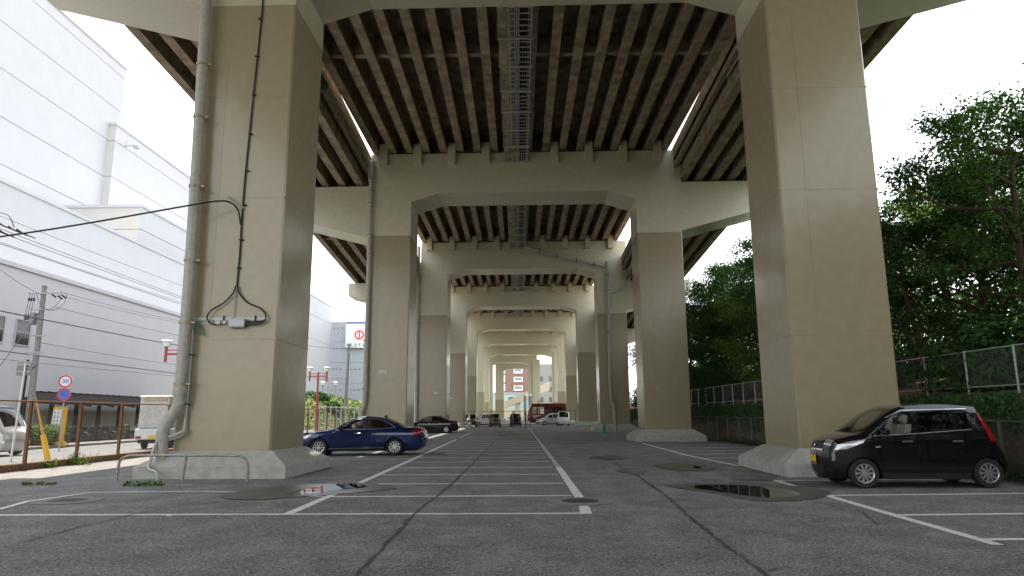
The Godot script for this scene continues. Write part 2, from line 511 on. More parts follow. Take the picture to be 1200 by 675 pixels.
func build_ground() -> void:
	# wide land out to the horizon
	var b := MB.new()
	for zz in [[-300.0, 12.0], [12.0, 300.0], [300.0, 1500.0]]:
		var y0: float = gy(minf(zz[0], 300.0)) - 0.05
		var y1: float = gy(minf(zz[1], 300.0)) - 0.05
		b.quad(V(-1500, y0, zz[0]), V(1500, y0, zz[0]), V(1500, y1, zz[1]), V(-1500, y1, zz[1]), Vector3.UP)
	structure("ground", b, M.land)
	# tarmac of the car park
	b = MB.new()
	var xs := []
	for i in 55:
		xs.append(-14.6 + i * 0.5)
	var d := -6.0
	while d < 130.0:
		var st := 0.5 if d < 30.0 else 1.5
		for i in xs.size() - 1:
			var q := [on(xs[i], d), on(xs[i + 1], d), on(xs[i + 1], d + st), on(xs[i], d + st)]
			b.quad(q[0], q[1], q[2], q[3], Vector3.UP)
		d += st
	structure("car_park_tarmac", b, M.asphalt)
	# pale footway along the fence and the street behind it
	b = MB.new()
	strip(b, [Vector2(-13.35, 4), Vector2(-13.35, 130)], 2.5, 0.004)
	structure("footpath", b, M.pavement)
	b = MB.new()
	strip(b, [Vector2(-19.7, -20), Vector2(-19.7, 160)], 7.6, 0.0)
	structure("street", b, M.street)
	b = MB.new()
	for k in 60:
		var z0 := 4.0 + k * 2.0
		b.cbox(V(-24.9, gy(z0) - 0.2, z0 + 1.99), V(-23.5, gy(z0) + 0.14, z0), 0.02)
	structure("pavement", b, M.pavement)
	# painted bay lines
	b = MB.new()
	strip(b, [Vector2(-3.72, 11.5), Vector2(-3.72, 16.5), Vector2(-3.78, 24.6), Vector2(-4.0, 45.0)], 0.16, 0.006, 0.06)
	strip(b, [Vector2(1.13, 13.65), Vector2(1.16, 21.3)], 0.18, 0.006, 0.05)
	strip(b, [Vector2(1.05, 11.42), Vector2(1.10, 12.4)], 0.18, 0.006, 0.05)
	strip(b, [Vector2(5.60, 8.6), Vector2(5.72, 11.1), Vector2(5.86, 14.0), Vector2(5.98, 16.9)], 0.15, 0.006, 0.08)
	strip(b, [Vector2(5.6, 8.0), Vector2(6.2, 8.05)], 0.16, 0.006, 0.05)
	strip(b, [Vector2(6.55, 21.3), Vector2(6.3, 27.0), Vector2(6.53, 38.0)], 0.15, 0.006, 0.06)
	strip(b, [Vector2(-9.7, 11.7), Vector2(-8.9, 12.3), Vector2(-9.2, 13.4), Vector2(-8.9, 14.9), Vector2(-6.6, 15.0), Vector2(-5.2, 14.6), Vector2(-4.2, 14.1), Vector2(-3.8, 13.95)], 0.12, 0.010, 0.2)
	var ln := structure("painted_line", b, M.line_paint, "white painted line along the parking bays")
	b = MB.new()
	for k in 17:
		var z := 11.48 + k * 2.45
		var x1 := 1.0 if k < 8 else 1.05
		strip(b, [Vector2(-3.72 if k > 0 else -9.3, z + (0.0 if k > 0 else 0.1)), Vector2(x1, z - 0.02)], 0.15, 0.008, 0.10)
	for k in 6:
		strip(b, [Vector2(6.2 + k * 0.05, 22.5 + k * 2.5), Vector2(11.5, 22.9 + k * 2.5)], 0.15, 0.008, 0.10)
	strip(b, [Vector2(5.86, 13.75), Vector2(11.6, 14.0)], 0.15, 0.008, 0.06)
	strip(b, [Vector2(5.72, 11.1), Vector2(11.6, 11.4)], 0.15, 0.008, 0.06)
	strip(b, [Vector2(5.62, 8.95), Vector2(11.6, 9.1)], 0.15, 0.008, 0.06)
	strip(b, [Vector2(5.95, 16.75), Vector2(11.6, 16.9)], 0.12, 0.008, 0.06)
	for k in 4:
		strip(b, [Vector2(-9.5, 25.6 + k * 2.45), Vector2(-3.8, 25.5 + k * 2.45)], 0.13, 0.008, 0.12)
	structure("painted_line", b, M.line_paint, "thin white painted lines dividing the parking bays")
	# worn continuation of the lane line and the outline of a bay by the pier
	b = MB.new()
	strip(b, [Vector2(1.16, 21.3), Vector2(1.13, 80.0)], 0.14, 0.006, 0.3)
	strip(b, [Vector2(-4.05, 48.0), Vector2(-4.2, 62.0)], 0.16, 0.006, 0.2)
	structure("painted_line", b, M.old_paint, "worn grey painted line")
	# cracks in the tarmac
	for spec in [[[Vector2(2.30, 6.0), Vector2(2.36, 7.05), Vector2(2.45, 9.0), Vector2(2.6, 11.2), Vector2(2.83, 14.0), Vector2(3.0, 18.5), Vector2(3.1, 24.0), Vector2(2.6, 30.0), Vector2(2.3, 45)], 0.038],
			[[Vector2(-1.58, 6.0), Vector2(-1.62, 9.0), Vector2(-1.68, 11.7), Vector2(-1.55, 16.0), Vector2(-1.5, 25.0), Vector2(-1.4, 60)], 0.035],
			[[Vector2(-6.3, 7.6), Vector2(-6.2, 8.7), Vector2(-6.25, 10.2), Vector2(-6.2, 12.0), Vector2(-5.3, 13.6), Vector2(-4.6, 15.0)], 0.022],
			[[Vector2(4.6, 16.2), Vector2(4.2, 18.5), Vector2(4.6, 21.5)], 0.02],
			[[Vector2(5.2, 13.0), Vector2(5.4, 11.4), Vector2(5.0, 10.2)], 0.016]]:
		b = MB.new()
		var path := []
		var src: Array = spec[0]
		for k in src.size() - 1:
			var n := int(src[k].distance_to(src[k + 1]) / 0.18) + 1
			for j in n:
				path.append(src[k].lerp(src[k + 1], float(j) / n) + Vector2(rng.randf_range(-1, 1), rng.randf_range(-1, 1)) * 0.022)
		path.append(src[-1])
		strip(b, path, spec[1], 0.0115, 0.75)
		for k in path.size():
			if k % 13 == 7 and path[k].y < 26.0:
				var br: Array = [path[k]]
				var dir := Vector2(rng.randf_range(0.4, 1.0) * (1 if k % 2 else -1), rng.randf_range(-1.0, 1.0)).normalized()
				for j in rng.randi_range(3, 9):
					br.append(br[-1] + dir * 0.09 + Vector2(rng.randf_range(-1, 1), rng.randf_range(-1, 1)) * 0.03)
				strip(b, br, spec[1] * 0.45, 0.0115, 0.6)
		structure("tarmac_crack", b, M.crack)
	# damp patches and puddles
	b = MB.new()
	blob(b, [Vector2(3.2, 15.6), Vector2(3.9, 16.2), Vector2(5.0, 16.3), Vector2(6.0, 15.4), Vector2(6.15, 14.5), Vector2(5.9, 13.8), Vector2(5.2, 13.1), Vector2(4.5, 12.9), Vector2(4.1, 13.3), Vector2(3.8, 14.4)], 0.0135)
	blob(b, [Vector2(4.0, 21.3), Vector2(4.5, 22.4), Vector2(5.2, 22.6), Vector2(5.8, 21.4), Vector2(5.3, 20.0), Vector2(4.5, 19.8)], 0.0135)
	blob(b, [Vector2(-5.9, 14.6), Vector2(-5.4, 15.9), Vector2(-4.6, 16.4), Vector2(-3.8, 16.7), Vector2(-3.0, 16.1), Vector2(-2.7, 15.2), Vector2(-3.3, 14.6), Vector2(-4.1, 14.0), Vector2(-4.9, 13.5), Vector2(-5.6, 13.7)], 0.0135)
	blob(b, [Vector2(2.5, 25.5), Vector2(3.1, 27), Vector2(3.9, 26.8), Vector2(4.3, 26.0), Vector2(3.3, 24.6)], 0.0135)
	blob(b, [Vector2(2.7, 19.8), Vector2(3.2, 21), Vector2(3.4, 19.8), Vector2(3.1, 18.5)], 0.0135)
	blob(b, [Vector2(5.1, 17.0), Vector2(5.6, 18.4), Vector2(6.2, 18.0), Vector2(6.0, 16.9)], 0.0135)
	for k in 8:
		var bx := rng.randf_range(-2.5, 4.5)
		var bd := rng.randf_range(32, 75)
		blob(b, [Vector2(bx - 1.2, bd), Vector2(bx, bd + 1.6), Vector2(bx + 1.3, bd + 0.3), Vector2(bx + 0.2, bd - 1.2)], 0.0135)
	for k in 3:
		var bx2 := 7.9 + k * 0.9
		blob(b, [Vector2(bx2 - 0.5, 12.4), Vector2(bx2 + 0.1, 12.75), Vector2(bx2 + 0.7, 12.5), Vector2(bx2 + 0.2, 12.15)], 0.0135)
	structure("damp_tarmac", b, M.damp)
	b = MB.new()
	blob(b, [Vector2(3.55, 15.3), Vector2(4.0, 15.75), Vector2(4.9, 15.6), Vector2(5.35, 14.9), Vector2(5.45, 14.1), Vector2(5.1, 13.45), Vector2(4.6, 13.4), Vector2(4.2, 13.9), Vector2(3.9, 14.6)], 0.0175)
	structure("puddle", b, M.water, "dark puddle beside the plinth near the black hatchback")
	b = MB.new()
	blob(b, [Vector2(4.45, 21.2), Vector2(4.8, 22.0), Vector2(5.2, 21.7), Vector2(5.3, 20.8), Vector2(4.9, 20.3)], 0.0175)
	structure("puddle", b, M.water)
	b = MB.new()
	blob(b, [Vector2(-4.75, 14.6), Vector2(-4.5, 15.6), Vector2(-4.2, 16.4), Vector2(-3.7, 16.4), Vector2(-3.35, 15.7), Vector2(-3.7, 15.1), Vector2(-4.1, 14.4), Vector2(-4.5, 14.2)], 0.0175)
	structure("puddle", b, M.water)

# ------------------------------------------------------------------ viaduct
const D1 := 18.45
const SPAN := 22.17
const CTOP := [18.1, 16.8, 15.55, 13.85, 12.2, 10.6, 9.0, 7.4, 5.8, 4.4, 3.5]

func bent_depth(i: int) -> float:
	return D1 + SPAN * (i - 1)

func build_bent(i: int) -> void:
	var words := ["", "tan and cream pier carrying the cable junction box and fat drainpipe",
		"tan and cream pier beside the dark blue saloon, next after the cable-box pier",
		"tan and cream pier with a slanting drain pipe across its crossbeam",
		"tan and cream pier standing next after the one with the slanting drain pipe",
		"tan and cream pier, second after the one with the slanting drain pipe",
		"tan and cream pier, third after the one with the slanting drain pipe",
		"tan and cream pier, fourth after the one with the slanting drain pipe",
		"narrow cream pier, nearest but one to the red brick block",
		"narrow cream pier nearest to the red brick block"]
	var D := bent_depth(i)
	var t := thing("viaduct_pier", words[i], "pier", V(0, 0, D), -0.0183, "piers of the viaduct")
	var y0 := gy(D)
	var T := 2.68
	var li := -6.51
	var lo := -9.11
	var ri := 7.20
	var ro := 9.86
	if i == 8:
		ri = 2.3
		ro = 4.6
	if i == 9:
		li = -4.2
		lo = -6.6
		ri = 3.4
		ro = 6.0
	var paint_y: float = [0, 13.54, 12.40, 10.78, 9.30, 7.80, 6.2, 4.8, 3.6, 6.5][i]
	var ct: float = CTOP[i]
	var lb: float = [0.0, 13.55, 12.3][i] if i <= 2 else ct - 2.95
	var rb: float = [0.0, 13.6, 12.5][i] if i <= 2 else ct - 2.75
	var slope := 0.265
	var lt := -15.7
	var rt := 15.7
	var wide := i <= 5
	var hc := 14.53
	var hs := 15.05
	var top := 17.6
	# front outline of the crossbeam with both arms and the pale upper part of the columns
	var pl := PackedVector2Array()
	if wide:
		pl.append(Vector2(-9.02, top))
		pl.append(Vector2(-9.02, ct))
		pl.append(Vector2(lt, ct))
		pl.append(Vector2(lt, minf(lb + slope * (lo - lt), ct - 0.9)))
		if i >= 3:
			pl.append(Vector2(lt + 1.4, lb + slope * (lo - lt - 1.4)))
		if lb > paint_y:
			pl.append(Vector2(lo, lb))
			pl.append(Vector2(lo, paint_y))
		else:
			pl.append(Vector2(lo - 0.003, lb))
			pl.append(Vector2(lo - 0.003, paint_y))
	else:
		pl.append(Vector2(lo, top))
		pl.append(Vector2(lo, paint_y))
	pl.append(Vector2(li, paint_y))
	pl.append(Vector2(li, hc))
	pl.append(Vector2(li + 1.64, hs))
	pl.append(Vector2(ri - 1.64, hs))
	pl.append(Vector2(ri, hc))
	pl.append(Vector2(ri, paint_y))
	if wide:
		if rb > paint_y:
			pl.append(Vector2(ro, paint_y))
			pl.append(Vector2(ro, rb))
		else:
			pl.append(Vector2(ro + 0.003, paint_y))
			pl.append(Vector2(ro + 0.003, rb))
		if i >= 3:
			pl.append(Vector2(rt - 1.4, rb + slope * (rt - 1.4 - ro)))
		pl.append(Vector2(rt, minf(rb + slope * (rt - ro), ct - 0.9)))
		pl.append(Vector2(rt, ct))
		pl.append(Vector2(9.98, ct))
		pl.append(Vector2(9.98, top))
	else:
		pl.append(Vector2(ro, paint_y))
		pl.append(Vector2(ro, top))
	var b := MB.new()
	b.prism(pl, 0.0, -T)
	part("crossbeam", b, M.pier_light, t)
	for s in [[lo, li], [ri, ro]]:
		b = MB.new()
		var c := 0.05
		var sec := PackedVector2Array([Vector2(s[0] + c, 0), Vector2(s[1] - c, 0), Vector2(s[1], -c), Vector2(s[1], -T + c), Vector2(s[1] - c, -T), Vector2(s[0] + c, -T), Vector2(s[0], -T + c), Vector2(s[0], -c)])
		for k in sec.size():
			var p := sec[k]
			var q := sec[(k + 1) % sec.size()]
			var mid := (p + q) / 2.0 - Vector2((s[0] + s[1]) / 2.0, -T / 2.0)
			b.quad(Vector3(p.x, y0 + 0.5, p.y), Vector3(q.x, y0 + 0.5, q.y), Vector3(q.x, paint_y - 0.002, q.y), Vector3(p.x, paint_y - 0.002, p.y), Vector3(mid.x, 0, mid.y))
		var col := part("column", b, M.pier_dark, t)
		# weld seams ring the column every few metres
		if i <= 3:
			b = MB.new()
			for yy in [3.6, 7.6, 10.6]:
				if yy < paint_y - 0.5:
					b.cbox(Vector3(s[0] - 0.006, yy, -T - 0.006), Vector3(s[1] + 0.006, yy + 0.03, 0.006), 0.004)
			var wx: float = s[0] + (s[1] - s[0]) * 0.27
			b.cbox(Vector3(wx, 3.63, -0.02), Vector3(wx + 0.025, paint_y - 0.6, 0.006), 0.003)
			part("weld_seam", b, M.pier_dark, col)
		# plinth: low upright kerb, then a slope up to the column
		b = MB.new()
		var m := 0.64
		var x0: float = s[0]
		var x1: float = s[1]
		var h0 := y0 - 0.1
		var h1 := y0 + 0.30
		var h2 := y0 + 0.66
		var lower := [Vector3(x0 - m, h0, m), Vector3(x1 + m, h0, m), Vector3(x1 + m, h0, -T - m), Vector3(x0 - m, h0, -T - m)]
		var up := []
		for p3 in lower:
			up.append(Vector3(p3.x, h1, p3.z))
		b.hexa(lower + up)
		var e := 0.06
		var tp := [Vector3(x0 - e, h2, e), Vector3(x1 + e, h2, e), Vector3(x1 + e, h2, -T - e), Vector3(x0 - e, h2, -T - e)]
		b.hexa(up + tp)
		part("plinth", b, M.plinth, t)
	# restraint blocks on the face of the crossbeam
	if i <= 6:
		for x in [-8.225, -6.125, -4.025, -1.925, 2.275, 4.375, 6.475, 8.575]:
			b = MB.new()
			b.cbox(Vector3(x - 0.25, 16.85, 0.002), Vector3(x + 0.25, 18.15, 0.36), 0.015)
			part("restraint_block", b, M.pier_light, t)

func build_viaduct() -> void:
	for i in range(1, 10):
		build_bent(i)
	var gx := []
	for k in 18:
		gx.append(-8.75 + 1.05 * k)
	var where := ["before the cable-box pier", "beyond the cable-box pier", "beyond the pier beside the blue saloon", "beyond the slanting-pipe pier", "second beyond the slanting-pipe pier",
		"third beyond the slanting-pipe pier", "fourth beyond the slanting-pipe pier", "fifth beyond the slanting-pipe pier", "sixth beyond the slanting-pipe pier"]
	for i in range(0, 9):
		var a := bent_depth(i) + 1.34 if i > 0 else -70.0
		var e := bent_depth(i + 1) + 1.34
		var t := thing("elevated_deck", "middle roadway girder deck, span " + where[i], "deck", V(0, 17.72, a), 0.0, "middle roadway spans")
		var L := e - a - 0.02
		var b := MB.new()
		b.box(Vector3(-8.98, 1.25, -L), Vector3(9.33, 1.5, 0))
		part("slab", b, M.slab, t)
		for s in [-8.98, 9.13]:
			b = MB.new()
			b.box(Vector3(s, 1.502, -L), Vector3(s + 0.2, 2.5, 0))
			part("parapet", b, M.fascia, t)
		if i >= 7:
			continue
		b = MB.new()
		# girder: bottom bulb, thin web
		var sec := PackedVector2Array([Vector2(-0.21, 0), Vector2(0.21, 0), Vector2(0.21, 0.20), Vector2(0.12, 0.32), Vector2(0.12, 1.246), Vector2(-0.12, 1.246), Vector2(-0.12, 0.32), Vector2(-0.21, 0.20)])
		b.prism(sec, 0, -L)
		var gm := b.mesh()
		for x in gx:
			share("girder", gm, M.girder, t, Vector3(x, 0, 0))
		var spots := [L * 0.44] if i > 0 else [L * 0.86]
		for z in spots:
			for k in 17:
				b = MB.new()
				b.box(Vector3(gx[k] + 0.13, 0.24, -z - 0.15), Vector3(gx[k + 1] - 0.13, 1.246, -z + 0.15))
				part("diaphragm", b, M.girder, t)
	# lower roadways on the outer arms
	for side in [-1, 1]:
		var nm := "left" if side < 0 else "right"
		for i in range(0, 5):
			var a := bent_depth(i) + 1.34 if i > 0 else -70.0
			var e := bent_depth(i + 1) + 1.34
			var h0: float = CTOP[i] + 0.08 if i > 0 else 18.9
			var h1: float = CTOP[i + 1] + 0.08
			var t := thing("side_deck", "lower roadway girder deck on the " + ("street" if side < 0 else "tree") + " side, span " + where[i], "deck", V(0, 0, a), 0.0, "lower roadway spans by the " + ("street" if side < 0 else "trees"))
			var L := e - a - 0.02
			var inner := 9.22 if side < 0 else 9.58
			var out0 := 15.3
			var out1 := 15.3
			var b := MB.new()
			b.hexa([Vector3(side * inner, h0 + 1.1, 0), Vector3(side * out0, h0 + 1.1, 0), Vector3(side * out1, h1 + 1.1, -L), Vector3(side * inner, h1 + 1.1, -L),
				Vector3(side * inner, h0 + 1.35, 0), Vector3(side * out0, h0 + 1.35, 0), Vector3(side * out1, h1 + 1.35, -L), Vector3(side * inner, h1 + 1.35, -L)])
			part("slab", b, M.slab, t)
			for k in 6:
				b = MB.new()
				var x0: float = lerpf(inner + 0.55, out0 - 0.25, k / 5.0) * side
				var x1: float = lerpf(inner + 0.55, out1 - 0.25, k / 5.0) * side
				b.beam(Vector3(x0, h0, 0), Vector3(x1, h1, -L), 0.42, 0.24)
				b.beam(Vector3(x0, h0 + 0.24, 0), Vector3(x1, h1 + 0.24, -L), 0.26, 0.86)
				part("girder", b, M.girder, t)
			for fr in [0.45]:
				for k in 5:
					b = MB.new()
					var hx := lerpf(h0, h1, fr)
					var oo := lerpf(out0, out1, fr)
					var xa: float = lerpf(inner + 0.55, oo - 0.25, k / 5.0) * side
					var xb: float = lerpf(inner + 0.55, oo - 0.25, (k + 1) / 5.0) * side
					b.box(Vector3(minf(xa, xb) + 0.14, hx + 0.26, -L * fr - 0.14), Vector3(maxf(xa, xb) - 0.14, hx + 1.0, -L * fr + 0.14))
					part("diaphragm", b, M.girder, t)
			b = MB.new()
			b.beam(Vector3(side * (inner + 0.1), h0 + 0.75, 0), Vector3(side * (inner + 0.1), h1 + 0.75, -L), 0.2, 1.35)
			part("parapet", b, M.fascia, t)
			b = MB.new()
			b.beam(Vector3(side * (out0 - 0.1), h0 + 1.352, 0), Vector3(side * (out1 - 0.1), h1 + 1.352, -L), 0.2, 0.95)
			part("parapet", b, M.fascia, t)
	# strips added over the near joint between roadways, keeping sun streaks off the tarmac
	for s in [[-9.218, -8.983, "street", -70.0, 30.5], [9.333, 9.578, "tree", -70.0, 29.0]]:
		var b := MB.new()
		b.box(V(s[0], 18.98, s[4]), V(s[1], 19.06, s[3]))
		one("sun_blocking_strip", b, M.fascia, "added narrow strip blocking sun through the joint beside the %s-side lower roadway" % s[2], "added cover strip")
	# cable ladders hanging under the middle roadway
	for i in range(1, 5):
		var a := bent_depth(i) + 2.75
		var e := bent_depth(i + 1) - 0.1
		var t := thing("cable_ladder", "steel cable ladder under the middle roadway, span " + where[i], "cable tray", V(0, 17.0, a), 0.0, "cable ladders under the deck")
		var L := e - a
		for x in [-0.30, -0.06, 0.02, 0.10, 0.62]:
			var b := MB.new()
			b.box(Vector3(x - 0.02, 0.0, -L), Vector3(x + 0.02, 0.10, 0))
			part("side_rail", b, M.ladder, t)
		var b2 := MB.new()
		var z := 0.15
		while z < L:
			b2.box(Vector3(-0.28, 0.03, -z - 0.03), Vector3(-0.08, 0.06, -z + 0.025))
			b2.box(Vector3(0.12, 0.03, -z - 0.025), Vector3(0.60, 0.06, -z + 0.025))
			z += 0.42
		var ru := part("rungs", b2, M.ladder, t)
		ru.set_meta("kind", "stuff")
		for k in 3:
			b2 = MB.new()
			b2.tube([Vector3(0.2 + k * 0.12, 0.10, 0), Vector3(0.2 + k * 0.12, 0.10, -L)], 0.035, 6)
			part("cable", b2, M.cable, t)
		z = 0.5
		while z < L:
			b2 = MB.new()
			b2.bar(Vector3(-0.80, -0.04, -z), Vector3(0.74, -0.04, -z), 0.07, 0.07)
			b2.bar(Vector3(-0.78, -0.0, -z), Vector3(-0.78, 0.74, -z), 0.05, 0.05)
			b2.bar(Vector3(0.72, -0.0, -z), Vector3(0.72, 0.74, -z), 0.05, 0.05)
			part("hanger", b2, M.ladder, t)
			z += 2.35
		b2 = MB.new()
		b2.box(Vector3(-0.74, 0.01, -L + 0.02), Vector3(-0.40, 0.035, -0.02))
		part("tray_board", b2, M.girder, t)

# ------------------------------------------------------------------ fittings on the piers
func clamp_ring(t: Node3D, at: Vector3, r: float, back: float) -> void:
	var b := MB.new()
	b.lathe([Vector2(r + 0.003, -0.035), Vector2(r + 0.022, -0.035), Vector2(r + 0.022, 0.035), Vector2(r + 0.003, 0.035)], at, Vector3.UP, 12)
	b.box(at + Vector3(r * 0.3, -0.03, -back), at + Vector3(r * 0.3 + 0.05, 0.03, -r * 0.5))
	b.box(at + Vector3(r, -0.025, -0.03), at + Vector3(r + 0.12, 0.025, 0.03))
	part("pipe_clamp", b, M.pier_dark, t)

func smooth(pts: Array, n := 6) -> Array:
	var out := []
	for k in pts.size() - 1:
		var p0: Vector3 = pts[maxi(k - 1, 0)]
		var p3: Vector3 = pts[mini(k + 2, pts.size() - 1)]
		for j in n:
			out.append(pts[k].cubic_interpolate(pts[k + 1], p0, p3, float(j) / n))
	out.append(pts[-1])
	return out

func build_pier_fittings() -> void:
	# fat drainpipe on the first left column
	var t := thing("drainpipe", "fat pale grey drainpipe with an offset bend on the cable-box pier", "drainpipe", V(-9.24, 0, 18.32))
	var b := MB.new()
	b.tube(smooth([Vector3(0, -0.05, 0), Vector3(0, 0.6, 0), Vector3(0, 1.12, 0), Vector3(0.02, 1.28, 0), Vector3(0.12, 1.5, 0), Vector3(0.26, 1.72, 0), Vector3(0.33, 1.95, 0), Vector3(0.34, 2.2, 0), Vector3(0.34, 6.0, 0), Vector3(0.20, 13.3, 0), Vector3(0.18, 16.2, 0)], 5), 0.145, 16)
	part("pipe", b, M.pipe, t)
	for y in [1.08, 2.24]:
		b = MB.new()
		b.lathe([Vector2(0.146, -0.12), Vector2(0.17, -0.12), Vector2(0.17, 0.12), Vector2(0.146, 0.12)], Vector3(0.0 if y < 1.5 else 0.34, y, 0), Vector3.UP, 16)
		part("socket", b, M.pipe, t)
	for y in [2.42, 4.05, 5.75, 7.85, 9.9, 11.5]:
		clamp_ring(t, Vector3(lerpf(0.34, 0.19, clampf((y - 6.0) / 7.5, 0, 1)), y, 0), 0.145, 0.27)
	b = MB.new()
	b.tube([Vector3(0.0, 1.02, 0), Vector3(0.25, 1.08, 0.0), Vector3(0.5, 1.2, -0.1)], 0.05, 8)
	part("branch_pipe", b, M.pipe, t)
	b = MB.new()
	b.cbox(Vector3(-0.55, -0.02, -0.3), Vector3(0.75, 0.05, 0.32), 0.02)
	part("footing", b, M.plinth, t)
	# thin conduit beside it
	t = thing("conduit", "thin grey steel conduit with two bends running down beside the fat drainpipe", "conduit", V(-8.72, 0, 18.5))
	b = MB.new()
	b.tube(smooth([Vector3(-0.05, 4.1, 0), Vector3(-0.05, 2.5, 0), Vector3(-0.06, 1.3, 0), Vector3(-0.09, 1.12, 0.02), Vector3(-0.25, 1.02, 0.1), Vector3(-0.55, 0.98, 0.25), Vector3(-0.62, 0.85, 0.35), Vector3(-0.62, 0.45, 0.52), Vector3(-0.56, 0.28, 0.66), Vector3(-0.35, 0.22, 0.72), Vector3(-0.29, 0.1, 0.74), Vector3(-0.29, -0.03, 0.74)], 5), 0.038, 10)
	part("tube", b, M.galv, t)
	for y in [1.9, 3.2]:
		b = MB.new()
		b.cbox(Vector3(-0.15, y - 0.02, -0.05), Vector3(0.05, y + 0.02, 0.045), 0.005)
		part("clip", b, M.steel_dark, t)
	# junction rack with looped cables
	t = thing("cable_junction_rack", "slotted steel bar with a grey junction box and looped black cables on the column", "junction box", V(-7.85, 4.1, 18.56))
	b = MB.new()
	b.cbox(Vector3(-1.04, 0.03, -0.04), Vector3(1.07, 0.12, 0.0), 0.006)
	for k in 16:
		b.box(Vector3(-0.95 + k * 0.125, 0.06, 0.0), Vector3(-0.91 + k * 0.125, 0.09, 0.003))
	part("mounting_bar", b, M.galv, t)
	b = MB.new()
	b.cbox(Vector3(-0.30, -0.06, 0.002), Vector3(0.12, 0.0, 0.04), 0.006)
	b.cbox(Vector3(-0.32, -0.075, 0.03), Vector3(-0.18, 0.02, 0.1), 0.01)
	b.cbox(Vector3(-0.12, -0.075, 0.03), Vector3(-0.02, 0.02, 0.1), 0.01)
	part("tap_unit", b, M.galv, t)
	b = MB.new()
	b.cbox(Vector3(0.06, -0.17, 0.003), Vector3(0.50, 0.07, 0.16), 0.02)
	for k in 4:
		b.cbox(Vector3(0.10 + k * 0.1, -0.19, 0.03), Vector3(0.16 + k * 0.1, -0.168, 0.12), 0.005)
	part("junction_box", b, M.galv, t)
	for path in [[Vector3(0.16, 0.98, 0.05), Vector3(0.10, 0.78, 0.05), Vector3(-0.12, 0.52, 0.06), Vector3(-0.42, 0.32, 0.08), Vector3(-0.54, 0.13, 0.10), Vector3(-0.44, -0.05, 0.11), Vector3(-0.3, -0.1, 0.1)],
			[Vector3(0.20, 0.98, 0.05), Vector3(0.26, 0.78, 0.05), Vector3(0.5, 0.52, 0.06), Vector3(0.88, 0.34, 0.08), Vector3(1.05, 0.13, 0.10), Vector3(0.95, -0.06, 0.11), Vector3(0.5, -0.1, 0.1)],
			[Vector3(1.02, 0.02, 0.09), Vector3(0.88, -0.02, 0.1), Vector3(0.5, -0.02, 0.1)]]:
		b = MB.new()
		b.tube(smooth(path, 6), 0.022, 8)
		part("cable_loop", b, M.cable, t)
	for x in [-0.12, 0.74]:
		b = MB.new()
		b.tube([Vector3(x, 0.16, 0.02), Vector3(x, -0.04, 0.03)], 0.02, 6)
		part("cable_tie", b, M.cable, t)
	b = MB.new()
	for k in 14:
		var a := rng.randf_range(-0.5, 0.5)
		b.tube(smooth([Vector3(-0.93 + a * 0.1, 0.02, 0.05), Vector3(-0.86 + a * 0.3, -0.16, 0.09), Vector3(-0.8 + a * 0.35, -0.3 - absf(a) * 0.2, 0.06)], 4), 0.006, 4)
	part("green_wires", b, plain(lin(0.06, 0.20, 0.14), 0.7), t)
	b = MB.new()
	b.tube([Vector3(0.15, 0.95, 0.03), Vector3(0.14, 0.45, 0.03), Vector3(0.13, 0.12, 0.03)], 0.014, 6)
	part("tension_wire", b, M.galv, t)
	# trunk cable up the column and out to the street
	t = thing("trunk_cable", "thick black cable climbing the column above the junction box", "cable", V(-7.68, 5.08, 18.55))
	b = MB.new()
	b.tube(smooth([Vector3(0.0, 0, 0), Vector3(0.02, 1.0, 0.0), Vector3(0.01, 2.05, 0), Vector3(0.03, 3.4, 0.0), Vector3(0.10, 5.5, 0.0), Vector3(0.19, 8.2, 0), Vector3(0.22, 10.4, 0)], 8), 0.024, 8)
	part("cable", b, M.cable, t)
	for y in [0.5, 1.3, 2.3, 3.3, 4.4, 5.6, 6.8, 8.0]:
		b = MB.new()
		b.cbox(Vector3(-0.04 + 0.02 * y * 0.9, y - 0.02, -0.03), Vector3(0.07 + 0.02 * y * 0.9, y + 0.02, 0.035), 0.006)
		part("clip", b, M.cable, t)
	b = MB.new()
	b.bar(Vector3(-0.38, 2.52, 0.1), Vector3(0.05, 2.2, 0.0), 0.04, 0.05)
	part("bracket", b, M.pier_dark, t)
	# pipe on the second pier, left column
	t = thing("drainpipe", "pale drainpipe with a ribbed collar on the column behind the blue saloon", "drainpipe", V(-9.0, 0, 40.52))
	b = MB.new()
	b.tube(smooth([Vector3(-0.12, 0.3, 0.0), Vector3(-0.1, 1.6, 0), Vector3(0.05, 2.3, 0), Vector3(0.10, 3.0, 0), Vector3(0.10, 5.0, 0), Vector3(0.04, 15.9, 0)], 5), 0.13, 12)
	part("pipe", b, M.pipe, t)
	b = MB.new()
	for k in 10:
		b.lathe([Vector2(0.13, 0), Vector2(0.20, 0.03), Vector2(0.20, 0.07), Vector2(0.13, 0.1)], Vector3(0.04, 15.8 + k * 0.13, 0), Vector3.UP, 12)
	part("ribbed_collar", b, M.galv, t)
	for y in [3.2, 6.0, 8.4, 11.2, 12.4, 14.4, 15.2]:
		clamp_ring(t, Vector3(0.05, y, 0), 0.135, 0.25)
	# third pier, left
	t = thing("drainpipe", "pale drainpipe on the street-side column of the slanting-pipe pier", "drainpipe", V(-9.14, 0, 62.7))
	b = MB.new()
	b.tube([Vector3(0, 0.3, 0), Vector3(0, 2.3, 0), Vector3(-0.05, 6.8, 0), Vector3(-0.05, 17.2, 0)], 0.14, 10)
	part("pipe", b, M.pipe, t)
	for y in [4.0, 7.0, 10.0, 12.5, 15.0]:
		clamp_ring(t, Vector3(-0.04, y, 0), 0.145, 0.24)
	# third pier: slanting pipe
	t = thing("slanting_drain_pipe", "grey drain pipe slanting across the crossbeam and down the tree-side column", "drainpipe", V(0, 0, 62.4))
